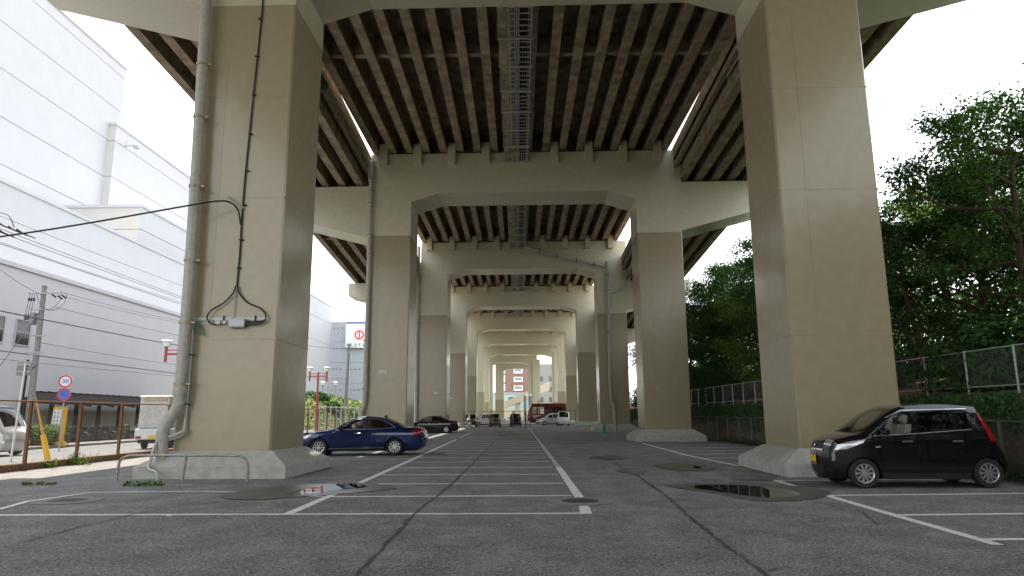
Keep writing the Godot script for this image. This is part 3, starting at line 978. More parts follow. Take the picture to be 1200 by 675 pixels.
	b = MB.new()
	b.tube([Vector3(0.6, 17.4, 0), Vector3(0.75, 17.0, 0), Vector3(2.62, 16.43, 0), Vector3(4.43, 15.93, 0), Vector3(8.16, 15.1, 0)], 0.10, 8)
	part("slanting_run", b, M.galv, t)
	b = MB.new()
	b.tube(smooth([Vector3(8.18, 15.6, 0), Vector3(8.18, 13.0, 0), Vector3(8.13, 3.6, 0), Vector3(8.36, 2.5, 0.1), Vector3(8.4, 0.3, 0.45)], 4), 0.14, 10)
	part("downpipe", b, M.pipe, t)
	b = MB.new()
	b.tube(smooth([Vector3(8.2, 12.6, 0), Vector3(9.3, 12.9, 0), Vector3(10.0, 13.5, 0), Vector3(10.4, 15.2, 0)], 5), 0.08, 8)
	part("branch_pipe", b, M.galv, t)
	for p in [[2.0, 16.63], [3.6, 16.16], [5.4, 15.74], [7.0, 15.36]]:
		b = MB.new()
		b.box(Vector3(p[0] - 0.04, p[1] - 0.15, -0.3), Vector3(p[0] + 0.04, p[1] + 0.2, 0.11))
		part("hanger", b, M.steel_dark, t)
	for y in [5.0, 9.0, 11.5, 12.9, 14.4]:
		clamp_ring(t, Vector3(8.16, y, 0), 0.145, 0.25)
	# smaller pipes on farther piers
	var k := 0
	for s in [[-9.16, 4, "street-side column next after the slanting-pipe pier"], [7.6, 7, "tree-side column, fourth after the slanting-pipe pier"], [3.4, 8, "narrow pier nearest but one to the brick block"]]:
		var D := bent_depth(s[1]) - 0.1
		t = thing("drainpipe", "thin pale drainpipe on the " + s[2], "drainpipe", V(s[0], 0, D))
		b = MB.new()
		b.tube([Vector3(0, 0.3, 0), Vector3(0, 15.5, 0)], 0.13, 8)
		part("pipe", b, M.pipe, t)
		for y in [4.0, 7.0, 10.0, 13.0]:
			clamp_ring(t, Vector3(0, y, 0), 0.14, 0.25)
		k += 1
	# green sheet hung below the gap between the roadways
	t = thing("green_tarpaulin", "dark green sheet hanging in a bag between the two roadways above the cable-box pier", "tarpaulin", V(-9.05, 16.3, 25.4))
	b = MB.new()
	for i in 14:
		for j in 10:
			var q := []
			for w in [[0, 0], [1, 0], [1, 1], [0, 1]]:
				var u: float = (i + w[0]) / 14.0
				var a: float = PI * (j + w[1]) / 10.0
				var rr := 0.36 + 0.04 * sin(u * 21.0 + a * 2.0)
				var taper := 1.0 - 0.35 * pow(u, 6)
				q.append(Vector3(cos(a) * rr * 0.75, -sin(a) * rr * 1.9 * taper + 0.5, -u * 4.6))
			b.quad(q[0], q[1], q[2], q[3], Vector3(cos(PI * (j + 0.5) / 10.0), -sin(PI * (j + 0.5) / 10.0), 0))
	part("sheet", b, M.tarp, t)
	# conduit along the inner edge of the right lower roadway
	t = thing("deck_conduit", "thin conduit clipped along the tree-side lower roadway above the first pier", "conduit", V(9.5, 16.6, 22.0))
	b = MB.new()
	b.tube([Vector3(0, 0, 0), Vector3(0, 0, -7.0), Vector3(0, -0.35, -7.0)], 0.03, 6)
	part("tube", b, M.galv, t)
	# number plates on the columns
	for s in [[-7.95, 4.16, 2, "behind the blue saloon"], [-7.4, 3.7, 3, "behind the black saloon"], [-8.2, 3.9, 4, "next after the slanting-pipe pier"]]:
		t = thing("pier_plate", "small white number plate on the street-side column " + s[3], "plate", V(s[0], s[1], bent_depth(s[2]) + 0.13 - 0.0))
		b = MB.new()
		b.cbox(Vector3(-0.24, -0.09, 0.0), Vector3(0.24, 0.09, 0.03), 0.008)
		part("plate", b, M.sign_white, t)
		b = MB.new()
		for j in 5:
			b.box(Vector3(-0.20 + j * 0.085, -0.05, 0.03), Vector3(-0.17 + j * 0.085, 0.05, 0.033))
		part("print", b, M.ink, t)

# ------------------------------------------------------------------ the street side
func chain_link(b: MB, a: Vector3, e: Vector3, h: float, step: float, r: float) -> void:
	# two crossing sets of slanting wires between two posts
	var L := a.distance_to(e)
	var d := (e - a) / L
	var k := -h
	while k < L:
		for s in [1, -1]:
			var x0 := k if s > 0 else k + h
			var x1 := k + h if s > 0 else k
			var p0 := a + d * x0
			var p1 := a + d * x1 + Vector3(0, h, 0)
			var t0 := 0.0
			var t1 := 1.0
			if x0 < 0.0: t0 = -x0 / (x1 - x0)
			if x0 > L: t0 = (L - x0) / (x1 - x0)
			if x1 > L: t1 = (L - x0) / (x1 - x0)
			if x1 < 0.0: t1 = -x0 / (x1 - x0)
			if t1 - t0 > 0.01:
				b.tube([p0.lerp(p1, t0), p0.lerp(p1, t1)], r, 3, false)
		k += step

func leafy(b: MB, at: Vector3, size: float, nrm: Vector3, col: Color) -> void:
	# one folded leaf
	var n := (nrm + Vector3(rng.randf_range(-1, 1), rng.randf_range(-1, 1), rng.randf_range(-1, 1)) * 0.8).normalized()
	var s := n.cross(Vector3(rng.randf_range(-1, 1), rng.randf_range(-1, 1), rng.randf_range(-1, 1))).normalized()
	var t := n.cross(s)
	b.col = col
	var tip := at + t * size
	var base := at - t * size * 0.7
	var l := at + s * size * 0.5 + n * size * 0.18
	var r := at - s * size * 0.5 + n * size * 0.18
	b.ftri(base, l, tip, n)
	b.ftri(base, tip, r, n)

func green(kind: int) -> Color:
	var k := rng.randf_range(0.65, 1.35)
	match kind:
		0: return Color(0.035 * k, 0.085 * k, 0.022 * k)
		1: return Color(0.075 * k, 0.14 * k, 0.03 * k)
		2: return Color(0.035 * k, 0.095 * k, 0.03 * k)
		_: return Color(0.12 * k, 0.19 * k, 0.04 * k)

func weeds(t: Node3D, nn: int, spread: float, hgt: float, kind: int) -> void:
	var b := MB.new()
	b.use_col = true
	for k in nn:
		var p := Vector3(rng.randf_range(-spread, spread), 0, rng.randf_range(-spread, spread) * 0.5)
		var h := hgt * rng.randf_range(0.4, 1.0)
		var lean := Vector3(rng.randf_range(-0.5, 0.5), 0, rng.randf_range(-0.5, 0.5)) * h
		b.col = green(kind)
		var w := Vector3(rng.randf_range(-1, 1), 0, rng.randf_range(-1, 1)).normalized() * 0.012
		b.ftri(p - w, p + w, p + lean + Vector3(0, h, 0), Vector3(0, 0.3, 1))
		for j in 3:
			leafy(b, p + (lean + Vector3(0, h, 0)) * rng.randf_range(0.3, 1.0), 0.05, Vector3.UP, green(kind))
	part("blades", b, M.weed, t).set_meta("kind", "stuff")

func wire(label: String, a: Vector3, e: Vector3, sag: float, r: float) -> void:
	var pts := []
	for k in 25:
		var t := k / 24.0
		pts.append(a.lerp(e, t) - Vector3(0, sag * 4.0 * t * (1.0 - t), 0))
	var b := MB.new()
	b.tube(pts, r, 5, false)
	one("overhead_wire", b, M.wire if r < 0.022 else M.cable, label, "wire", "wires above the street")

func build_left_side() -> void:
	# hoop rail before the first plinth
	var t := thing("hoop_rail", "low grey pipe hoop rail with three legs in front of the cable-box pier", "rail", V(-8.1, 0, 17.15))
	var b := MB.new()
	b.tube(smooth([Vector3(-1.58, -0.02, 0), Vector3(-1.57, 0.4, 0), Vector3(-1.52, 0.56, 0), Vector3(-1.35, 0.64, 0), Vector3(-1.1, 0.655, 0), Vector3(0, 0.65, 0), Vector3(1.1, 0.64, 0), Vector3(1.4, 0.61, 0), Vector3(1.52, 0.52, 0), Vector3(1.57, 0.36, 0), Vector3(1.56, -0.02, 0)], 5), 0.033, 10)
	part("hoop", b, M.rail_steel, t)
	b = MB.new()
	b.tube([Vector3(0.06, 0.64, 0), Vector3(0.0, -0.02, 0)], 0.033, 10)
	part("leg", b, M.rail_steel, t)
	# kerb and rusty chain-link fence
	t = thing("wire_fence", "chain-link fence with rusty posts on a low kerb along the street", "fence", V(-14.75, 0, 8.0))
	b = MB.new()
	for k in 26:
		var z0 := k * 2.0
		b.cbox(Vector3(-0.12, gy(8 + z0) - 0.1, -z0 - 1.99), Vector3(0.12, gy(8 + z0) + 0.22, -z0), 0.02)
	part("kerb", b, tri_mat(lin(0.30, 0.20, 0.12), M.rust.albedo_texture, Vector3(1, 1, 1), 0.9), t)
	var zs := []
	for k in 22:
		zs.append(0.9 + k * 2.45 if k < 8 else 2.0 + k * 2.45)
	for z in zs:
		var y0 := gy(8 + z) + 0.1
		b = MB.new()
		b.cbox(Vector3(-0.045, y0, -z - 0.045), Vector3(0.045, 2.05 + gy(8 + z), -z + 0.045), 0.008)
		part("post", b, M.rust, t)
	for k in zs.size() - 1:
		var a := Vector3(0, 2.03 + gy(8 + zs[k]), -zs[k])
		var e := Vector3(0, 2.03 + gy(8 + zs[k + 1]), -zs[k + 1])
		b = MB.new()
		b.tube([a, e], 0.026, 6)
		part("top_rail", b, M.rust, t)
		b = MB.new()
		chain_link(b, a - Vector3(-0.05, 1.8, 0), e - Vector3(-0.05, 1.8, 0), 1.78, 0.075, 0.0015)
		var cl := part("wire_mesh", b, plain(lin(0.14, 0.12, 0.11), 0.8, 0.2), t)
		cl.set_meta("kind", "stuff")
	# weeds at the kerb
	for s in [[-14.4, 23.2, 60, 0.35, 0.5, 3, "at the foot of the rusty fence"], [-14.5, 21.9, 30, 0.25, 0.3, 3, "by the fence kerb"], [-14.55, 31.3, 90, 0.3, 1.0, 3, "tall weed clump standing before the canvas-topped truck"], [-8.6, 16.35, 70, 0.5, 0.10, 3, "low grass tuft in the tarmac joint by the hoop rail"], [-11.2, 16.6, 30, 0.4, 0.07, 3, "thin low grass in the tarmac joint"]]:
		t = thing("weed_clump", ("green weeds " + s[6]) if not "clump" in s[6] and not "grass" in s[6] else s[6], "weeds", on(s[0], s[1]))
		weeds(t, s[2], s[3], s[4], s[5])
	# road signs
	t = thing("road_sign", "pole with a round speed limit 30 sign above a no parking roundel", "road sign", on(-21.6, 33.2))
	b = MB.new()
	b.tube([Vector3(0, -0.1, 0), Vector3(-0.02, 3.55, 0)], 0.035, 8)
	part("pole", b, M.galv, t)
	for s in [[3.22, 0], [2.60, 1]]:
		b = MB.new()
		var ax := Vector3(0.28, 0, 1).normalized()
		var at := Vector3(-0.02, s[0], 0.045)
		b.lathe([Vector2(0.0, 0.012), Vector2(0.30, 0.012), Vector2(0.30, -0.012), Vector2(0.0, -0.012)], at, ax, 28)
		var face := part("sign_face", b, M.sign_white if s[1] == 0 else M.sign_blue, t)
		b = MB.new()
		b.lathe([Vector2(0.225, 0.013), Vector2(0.225, 0.017), Vector2(0.295, 0.017), Vector2(0.295, 0.013)], at, ax, 28)
		part("red_ring", b, M.sign_red, face)
		if s[1] == 0:
			var tm := TextMesh.new()
			tm.text = "30"
			tm.font_size = 30
			tm.pixel_size = 0.009
			tm.depth = 0.004
			var f := SystemFont.new()
			f.font_names = PackedStringArray(["Droid Sans"])
			f.font_weight = 700
			tm.font = f
			var o := share("digits", tm, M.sign_blue, face, at + ax * 0.016)
			o.rotation.y = atan2(ax.x, ax.z)
		else:
			b = MB.new()
			var sx := Vector3(ax.z, 0, -ax.x)
			b.bar(at + ax * 0.015 + (-sx + Vector3.UP) * 0.17, at + ax * 0.015 + (sx - Vector3.UP) * 0.17, 0.06, 0.006)
			part("slash", b, M.sign_red, face)
	t = thing("sign_back", "white pole carrying a square sign seen from its grey back", "road sign", on(-18.15, 25.3))
	b = MB.new()
	b.tube([Vector3(0, -0.1, 0), Vector3(0.12, 3.5, 0)], 0.038, 8)
	part("pole", b, plain(lin(0.7, 0.7, 0.7), 0.5), t)
	b = MB.new()
	b.cbox(Vector3(-0.24, 3.05, -0.07), Vector3(0.34, 3.55, -0.045), 0.01)
	var bk := part("panel", b, M.sign_grey, t)
	for y in [3.17, 3.42]:
		b = MB.new()
		b.cbox(Vector3(-0.2, y, -0.044), Vector3(0.3, y + 0.035, -0.02), 0.005)
		part("stiffener", b, M.galv, bk)
	# utility pole
	t = thing("utility_pole", "grey concrete utility pole with crossarms, insulators and a transformer cluster", "utility pole", on(-26.2, 37.5))
	b = MB.new()
	b.tube([Vector3(0, -0.2, 0), Vector3(0, 8.55, 0)], 0.19, 14, true, 0.12)
	part("pole", b, M.concrete_pole, t)
	b = MB.new()
	b.lathe([Vector2(0.0, 0.1), Vector2(0.13, 0.1), Vector2(0.13, -0.1), Vector2(0.0, -0.1)], Vector3(0, 8.6, 0), Vector3.UP, 12)
	part("pole_cap", b, M.sign_grey, t)
	for s in [[8.25, -0.75, 1.3], [7.35, -0.5, 1.0], [5.9, -0.35, 0.5], [5.0, -0.5, 0.5], [4.9, -0.3, 0.3]]:
		b = MB.new()
		b.bar(Vector3(s[1], s[0], 0.16), Vector3(s[2], s[0], 0.16), 0.07, 0.07)
		part("crossarm", b, M.galv, t)
	for k in 3:
		b = MB.new()
		var x := -0.62 + k * 0.14
		b.tube([Vector3(x, 8.2, 0.2), Vector3(x - 0.05, 7.75, 0.2), Vector3(x - 0.1, 7.1, 0.2)], 0.012, 5)
		part("jumper_wire", b, M.cable, t)
		b = MB.new()
		b.lathe([Vector2(0.02, -0.2), Vector2(0.065, -0.15), Vector2(0.065, 0.1), Vector2(0.03, 0.18), Vector2(0.0, 0.2)], Vector3(x - 0.1, 6.95, 0.2), Vector3.UP, 10)
		part("fuse_cutout", b, plain(lin(0.12, 0.12, 0.16), 0.4), t)
		b = MB.new()
		b.lathe([Vector2(0.0, -0.1), Vector2(0.05, -0.08), Vector2(0.05, 0.08), Vector2(0.0, 0.1)], Vector3(x - 0.02, 7.9, 0.2), Vector3.UP, 8)
		part("insulator", b, M.cable, t)
	b = MB.new()
	b.cbox(Vector3(-0.42, 6.5, 0.0), Vector3(-0.16, 7.2, 0.35), 0.04)
	part("switch_box", b, plain(lin(0.25, 0.26, 0.30), 0.5), t)
	for s in [[0.55, 8.1], [0.9, 8.0], [1.1, 8.05]]:
		b = MB.new()
		b.tube([Vector3(s[0], s[1] + 0.1, 0.16), Vector3(s[0] + 0.18, s[1] - 0.06, 0.0)], 0.045, 7)
		part("insulator", b, M.cable, t)
	b = MB.new()
	b.tube(smooth([Vector3(-0.3, 8.3, 0.2), Vector3(0.2, 7.4, 0.25), Vector3(0.75, 7.45, 0.2), Vector3(1.05, 7.95, 0.1)], 6), 0.014, 5)
	b.tube(smooth([Vector3(0.1, 7.55, 0.2), Vector3(0.7, 7.25, 0.25), Vector3(1.25, 7.6, 0.2), Vector3(1.35, 8.1, 0.1), Vector3(1.2, 8.3, 0.1)], 6), 0.014, 5)
	part("jumper_loop", b, M.wire, t)
	b = MB.new()
	b.tube([Vector3(-0.28, 4.6, 0.2), Vector3(-0.36, 0.0, 0.22)], 0.07, 8)
	part("cable_guard", b, M.cable, t)
	b = MB.new()
	b.lathe([Vector2(0.0, -0.05), Vector2(0.17, -0.05), Vector2(0.17, 0.05), Vector2(0.0, 0.05)], Vector3(0.0, 4.35, 0.22), Vector3(0.3, 0, 1), 14)
	part("cable_coil", b, M.sign_grey, t)
	# second pole, far up the street
	t = thing("utility_pole", "slim concrete utility pole standing before the blue-grey building", "utility pole", on(-19.6, 79.0))
	b = MB.new()
	b.tube([Vector3(0, -0.2, 0), Vector3(0.25, 9.6, 0)], 0.2, 10, true, 0.13)
	part("pole", b, M.concrete_pole, t)
	for y in [9.2, 8.5]:
		b = MB.new()
		b.bar(Vector3(-0.7, y, 0.18), Vector3(1.2, y, 0.18), 0.09, 0.09)
		part("crossarm", b, M.galv, t)
	# wires
	var px := -25.9
	var sv := MB.new()
	sv.tube(smooth([V(-13.27, 6.05, 16.9), V(-12.0, 6.33, 17.15), V(-10.5, 6.72, 17.5), V(-9.0, 7.14, 17.88), V(-8.2, 7.36, 18.12), V(-7.9, 7.36, 18.25), V(-7.74, 7.2, 18.42), V(-7.68, 6.8, 18.53)], 6), 0.024, 7)
	one("service_cable", sv, M.cable, "thick black service cable arching from the street to the column above the junction box", "cable")
	wire("inner wire of the upper pair above the street", V(-23.0, 9.92, 27.2), V(-23.0, 9.74, 53.2), 0.05, 0.016)
	wire("outer wire of the upper pair above the street", V(-23.0, 9.76, 26.9), V(-23.0, 9.61, 53.4), 0.05, 0.016)
	wire("thin wire just under the upper pair, against the white factory", V(-23.0, 9.32, 26.0), V(-23.0, 9.50, 53.8), 0.1, 0.014)
	wire("topmost thin wire crossing in front of the white tower", V(-23.0, 10.46, 25.5), V(-23.0, 10.63, 53.8), 0.1, 0.012)
	wire("wire leaving the top crossarm of the street pole, upper", V(-25.2, 8.45, 37.4), V(-25.5, 9.18, 57.3), 0.2, 0.015)
	wire("wire leaving the top crossarm of the street pole, lower", V(-25.4, 8.30, 37.4), V(-25.5, 9.06, 57.6), 0.2, 0.015)
	wire("thin wire at the second crossarm of the street pole", V(-25.4, 7.6, 37.4), V(-25.5, 7.87, 57.8), 0.1, 0.018)
	wire("thick black cable clipped to the street pole below the crossarms", V(-23.0, 6.30, 26.2), V(-23.0, 6.59, 54.5), 0.1, 0.03)
	wire("thin wire at the middle of the street pole", V(-26.0, 5.66, 37.3), V(-25.5, 5.59, 57.6), 0.1, 0.018)
	wire("lowest thin wire along the lilac wall", V(-23.0, 4.16, 26.6), V(-23.0, 4.51, 54.5), 0.05, 0.016)
	wire("wire reaching the street pole from the near side", V(-25.6, 8.95, 33.0), V(-26.3, 8.3, 37.5), 0.1, 0.014)
	wire("pale stay wire slanting down beside the street pole", V(-26.2, 7.4, 37.4), V(-27.2, 3.3, 35.5), 0.0, 0.02)
	wire("wire reaching the slim far pole, upper", V(-27.0, 10.2, 74.0), V(-19.3, 9.4, 79.0), 0.35, 0.02)
	wire("wire reaching the slim far pole, lower", V(-27.0, 6.6, 74.0), V(-19.3, 6.0, 79.0), 0.3, 0.02)
	# insulator cluster at the dead end of the near line
	t = thing("line_insulator", "black dead-end insulators and clamps where the near wires meet the service cable", "insulator", V(-20.4, 9.1, 27.0))
	for s in [[0.0, 0.0, 0.5], [0.35, -0.12, 0.5], [-0.5, 0.2, 0.35], [-0.45, -0.1, 0.4]]:
		b = MB.new()
		b.tube([Vector3(s[0] - s[2] * 0.5, s[1] + s[2] * 0.28, 0), Vector3(s[0] - s[2] * 0.1, s[1], -0.1), Vector3(s[0] + s[2] * 0.6, s[1] - s[2] * 0.3, -0.4)], 0.045, 7, true, 0.02)
		part("insulator", b, M.cable, t)
	b = MB.new()
	b.tube(smooth([Vector3(-0.9, 0.75, 0), Vector3(-0.3, 0.6, 0), Vector3(0.0, 0.1, 0)], 6), 0.02, 5)
	part("jumper_wire", b, M.cable, t)
	# yellow stay guard
	t = thing("stay_guard", "yellow plastic guard on a slanting stay wire behind the fence", "stay guard", on(-17.7, 26.2))
	b = MB.new()
	b.tube([Vector3(0.30, -0.05, 0), Vector3(0.0, 0.9, 0)], 0.11, 8, true, 0.09)
	part("guard", b, M.yellow, t)
	b = MB.new()
	b.tube([Vector3(0.0, 0.9, 0), Vector3(-0.45, 2.3, 0)], 0.05, 8, true, 0.02)
	part("upper_guard", b, plain(lin(0.62, 0.30, 0.05), 0.6), t)
	# yellow standing advert
	t = thing("advert_stand", "yellow standing board with two columns of blue characters beside the hedge", "sign", on(-23.9, 36.4, 0.02), -0.35)
	b = MB.new()
	b.cbox(Vector3(-0.75, 0, -0.3), Vector3(0.42, 0.30, 0.3), 0.06)
	part("base", b, M.yellow, t)
	b = MB.new()
	b.hexa([Vector3(-0.45, 0.28, -0.1), Vector3(0.45, 0.28, -0.1), Vector3(0.45, 0.28, 0.1), Vector3(-0.45, 0.28, 0.1), Vector3(-0.28, 2.05, -0.1), Vector3(0.52, 2.05, -0.1), Vector3(0.52, 2.05, 0.1), Vector3(-0.28, 2.05, 0.1)])
	part("board", b, M.yellow, t)
	b = MB.new()
	b.hexa([Vector3(-0.34, 0.75, 0.1), Vector3(0.24, 0.75, 0.1), Vector3(0.24, 0.75, 0.115), Vector3(-0.34, 0.75, 0.115), Vector3(-0.22, 1.9, 0.1), Vector3(0.32, 1.9, 0.1), Vector3(0.32, 1.9, 0.115), Vector3(-0.22, 1.9, 0.115)])
	var pan := part("panel", b, M.sign_white, t)
	b = MB.new()
	var r2 := RandomNumberGenerator.new()
	r2.seed = 4
	for cidx in 2:
		for k in 5:
			var cx := -0.14 + cidx * 0.25 + k * -0.012 + 0.03
			var cy := 1.75 - k * 0.2
			for j in 3:
				b.box(Vector3(cx - 0.06, cy - 0.05 + j * 0.045, 0.115), Vector3(cx + 0.06, cy - 0.03 + j * 0.045, 0.119))
			b.box(Vector3(cx - 0.012 + r2.randf_range(-0.03, 0.03), cy - 0.07, 0.119), Vector3(cx + 0.012, cy + 0.07, 0.122))
	part("characters", b, M.sign_blue, pan)
	# hedge
	for s in [[-25.3, 36.2, 1.7, "clipped green hedge by the yellow advert board"], [-25.9, 33.0, 1.5, "clipped green hedge behind the silver van"]]:
		t = thing("hedge", s[3], "hedge", on(s[0], s[1]))
		b = MB.new()
		b.use_col = true
		for k in 2600:
			var p := Vector3(rng.randf_range(-1, 1), rng.randf_range(0, 1), rng.randf_range(-1, 1))
			var q := p
			var w := rng.randi() % 3
			if w == 0: q.x = signf(q.x) * rng.randf_range(0.85, 1.05)
			elif w == 1: q.y = rng.randf_range(0.85, 1.06)
			else: q.z = signf(q.z) * rng.randf_range(0.85, 1.05)
			leafy(b, Vector3(q.x * s[2], 0.05 + q.y * 1.05, q.z * 0.8), 0.07, p + Vector3(0, 0.3, 0), green(1))
		part("foliage", b, M.ivy, t)
		b = MB.new()
		b.box(Vector3(-s[2] * 0.85, 0, -0.62), Vector3(s[2] * 0.85, 0.88, 0.62))
		part("inner_twigs", b, M.bark, t)
	# bicycle shelter
	t = thing("bicycle_shelter", "dark steel bicycle shelter with a sloping roof against the lilac wall", "shelter", on(-28.4, 39.0, 0.0))
	for k in 7:
		b = MB.new()
		var z := -2.2 - k * 2.5
		b.cbox(Vector3(-0.9, -0.1, z - 0.1), Vector3(-0.68, 2.75, z + 0.1), 0.01)
		part("post", b, M.shed, t)
		b = MB.new()
		b.bar(Vector3(-2.0 if z < -5.5 else 0.0, 3.0 if z < -5.5 else 2.6, z), Vector3(1.7, 2.25, z), 0.1, 0.14)
		part("rafter", b, M.shed, t)
	for k in 5:
		b = MB.new()
		var u := k / 4.0
		b.bar(Vector3(lerpf(-1.9, 1.7, u), lerpf(3.08, 2.33, u), lerpf(-4.6, 0.4, u)), Vector3(lerpf(-1.9, 1.7, u), lerpf(3.08, 2.33, u), -18.6), 0.06, 0.08)
		part("purlin", b, M.shed, t)
	b = MB.new()
	b.hexa([Vector3(-2.1, 3.16, -5.0), Vector3(1.9, 2.36, 0.6), Vector3(1.9, 2.36, -18.8), Vector3(-2.1, 3.16, -18.8), Vector3(-2.1, 3.2, -5.0), Vector3(1.9, 2.4, 0.6), Vector3(1.9, 2.4, -18.8), Vector3(-2.1, 3.2, -18.8)])
	part("roof", b, M.shed_roof, t)
	for k in 24:
		b = MB.new()
		var rz := 0.3 - k * 0.8
		var ux := clampf((0.5 - rz) / 5.5, 0, 1)
		b.bar(Vector3(lerpf(1.85, -2.05, ux), lerpf(2.43, 3.21, ux), rz), Vector3(1.88, 2.425, rz), 0.05, 0.05)
		part("roof_rib", b, M.shed, t)
	# bicycles
	var bike := thing("bicycle", "x", "bicycle", Vector3.ZERO, 0.0, "bicycles parked under the shelter")
	for x in [-0.53, 0.53]:
		b = MB.new()
		var ring := []
		for k in 21:
			ring.append(Vector3(x + cos(TAU * k / 20.0) * 0.31, 0.33 + sin(TAU * k / 20.0) * 0.31, 0))
		b.tube(ring, 0.03, 6, false)
		b.lathe([Vector2(0, -0.04), Vector2(0.03, -0.04), Vector2(0.03, 0.04), Vector2(0, 0.04)], Vector3(x, 0.33, 0), Vector3.BACK, 8)
		for k in 10:
			b.tube([Vector3(x, 0.33, 0), Vector3(x + cos(TAU * k / 10.0) * 0.3, 0.33 + sin(TAU * k / 10.0) * 0.3, 0)], 0.004, 3, false)
		part("wheel", b, M.steel_dark, bike)
	b = MB.new()
	for s in [[Vector3(-0.53, 0.33, 0), Vector3(-0.38, 0.85, 0)], [Vector3(-0.40, 0.75, 0), Vector3(0.0, 0.32, 0)], [Vector3(0.0, 0.32, 0), Vector3(0.18, 0.78, 0)], [Vector3(0.0, 0.32, 0), Vector3(0.53, 0.33, 0)], [Vector3(0.15, 0.66, 0), Vector3(0.53, 0.33, 0)], [Vector3(-0.38, 0.62, 0), Vector3(0.08, 0.5, 0)]]:
		b.tube(s, 0.024, 6)
	part("frame", b, plain(lin(0.10, 0.10, 0.12), 0.35, 0.4), bike)
	b = MB.new()
	b.tube(smooth([Vector3(-0.15, 0.98, -0.27), Vector3(-0.3, 1.02, -0.22), Vector3(-0.38, 0.95, 0), Vector3(-0.3, 1.02, 0.22), Vector3(-0.15, 0.98, 0.27)], 4), 0.014, 6)
	part("handlebar", b, M.chrome, bike)
	b = MB.new()
	b.cbox(Vector3(0.08, 0.8, -0.09), Vector3(0.34, 0.88, 0.09), 0.03)
	part("saddle", b, M.black_plastic, bike)
	b = MB.new()
	for s in [[-0.78, -0.74], [-0.5, -0.46]]:
		b.box(Vector3(s[0], 0.62, -0.17), Vector3(s[1], 0.9, 0.17))
	for s in [-0.17, 0.15]:
		b.box(Vector3(-0.74, 0.62, s), Vector3(-0.5, 0.9, s + 0.02))
	b.box(Vector3(-0.74, 0.62, -0.15), Vector3(-0.5, 0.64, 0.15))
	part("basket", b, M.sign_grey, bike)
	var bl := "dark bicycle with a front basket in the row under the shelter"
	bike.set_meta("label", bl)
	bike.position = on(-27.0, 41.0)
	bike.rotation.y = 0.15
	for k in range(1, 15):
		copy(bike, on(-27.0 + rng.randf_range(-0.35, 0.35), 41.0 + k * 0.72), 0.15 + rng.randf_range(-0.35, 0.35) + (PI if rng.randf() < 0.4 else 0.0), bl, "bicycle")
	# low wall and boxes behind the bicycles
	t = thing("low_wall", "beige block wall behind the bicycle shelter", "wall", on(-30.6, 39.0))
	b = MB.new()
	b.box(Vector3(-0.1, -0.1, -26), Vector3(0.1, 2.0, 1.0))
	part("wall", b, plain(lin(0.60, 0.56, 0.52), 0.9), t)
	# canvas-topped light truck seen from behind
	t = thing("light_truck", "white light truck with a tall canvas cover on its bed, seen from behind", "truck", on(-17.7, 34.0), 0.06)
	b = MB.new()
	b.cbox(Vector3(-0.78, 0.45, -2.0), Vector3(0.78, 0.98, 0.0), 0.03)
	b.cbox(Vector3(-0.80, 0.48, 0.0), Vector3(0.80, 0.96, 0.04), 0.015)
	part("bed", b, paint(0.68, 0.68, 0.68, 0.0, 0.4), t)
	b = MB.new()
	for i in 8:
		for j in 12:
			var q := []
			for w in [[0, 0], [1, 0], [1, 1], [0, 1]]:
				var u: float = (i + w[0]) / 8.0 * 2.0 - 1.0
				var v: float = (j + w[1]) / 12.0
				q.append(Vector3(u * (0.72 - 0.03 * v), 0.9 + v * 1.62, -0.05 + 0.035 * sin(u * 9.0 + v * 2.0) * sin(v * 3.0)))
			b.quad(q[0], q[1], q[2], q[3], Vector3(0, 0, 1))
	b.cbox(Vector3(-0.73, 0.96, -1.95), Vector3(0.73, 2.5, -0.11), 0.08)
	b.cbox(Vector3(-0.74, 2.44, -1.95), Vector3(0.74, 2.56, 0.0), 0.05)
	part("canvas_cover", b, M.canvas, t)
	b = MB.new()
	b.cbox(Vector3(-0.55, 2.3, -0.02), Vector3(0.6, 2.42, 0.0), 0.01)
	part("canvas_band", b, plain(lin(0.42, 0.34, 0.22), 0.9), t)
	b = MB.new()
	b.cbox(Vector3(-0.62, 0.98, -0.2), Vector3(0.2, 1.05, 0.03), 0.03)
	part("blue_sheet", b, plain(lin(0.18, 0.42, 0.62), 0.6), t)
	for x in [-0.74, 0.50]:
		b = MB.new()
		b.cbox(Vector3(x, 0.50, 0.02), Vector3(x + 0.26, 0.62, 0.07), 0.01)
		part("tail_light", b, M.lamp_red, t)
	b = MB.new()
	b.cbox(Vector3(-0.16, 0.5, 0.035), Vector3(0.17, 0.66, 0.055), 0.005)
	part("licence_plate", b, M.plate_yellow, t)
	b = MB.new()
	b.cbox(Vector3(-0.7, 0.28, -3.0), Vector3(0.7, 0.46, -0.1), 0.03)
	part("chassis", b, M.under, t)
	b = MB.new()
	b.cbox(Vector3(-0.72, 0.4, -3.2), Vector3(0.72, 1.75, -2.05), 0.12)
	part("cab", b, paint(0.68, 0.68, 0.68, 0.0, 0.3), t)
	for s in [[-0.62, -0.7], [0.62, -0.7], [-0.62, -2.7], [0.62, -2.7]]:
		b = MB.new()
		b.lathe([Vector2(0, 0.08), Vector2(0.17, 0.08), Vector2(0.26, 0.07), Vector2(0.27, 0), Vector2(0.26, -0.07), Vector2(0.0, -0.08)], Vector3(s[0], 0.26, s[1]), Vector3.RIGHT, 16)
		part("wheel", b, M.tyre, t)
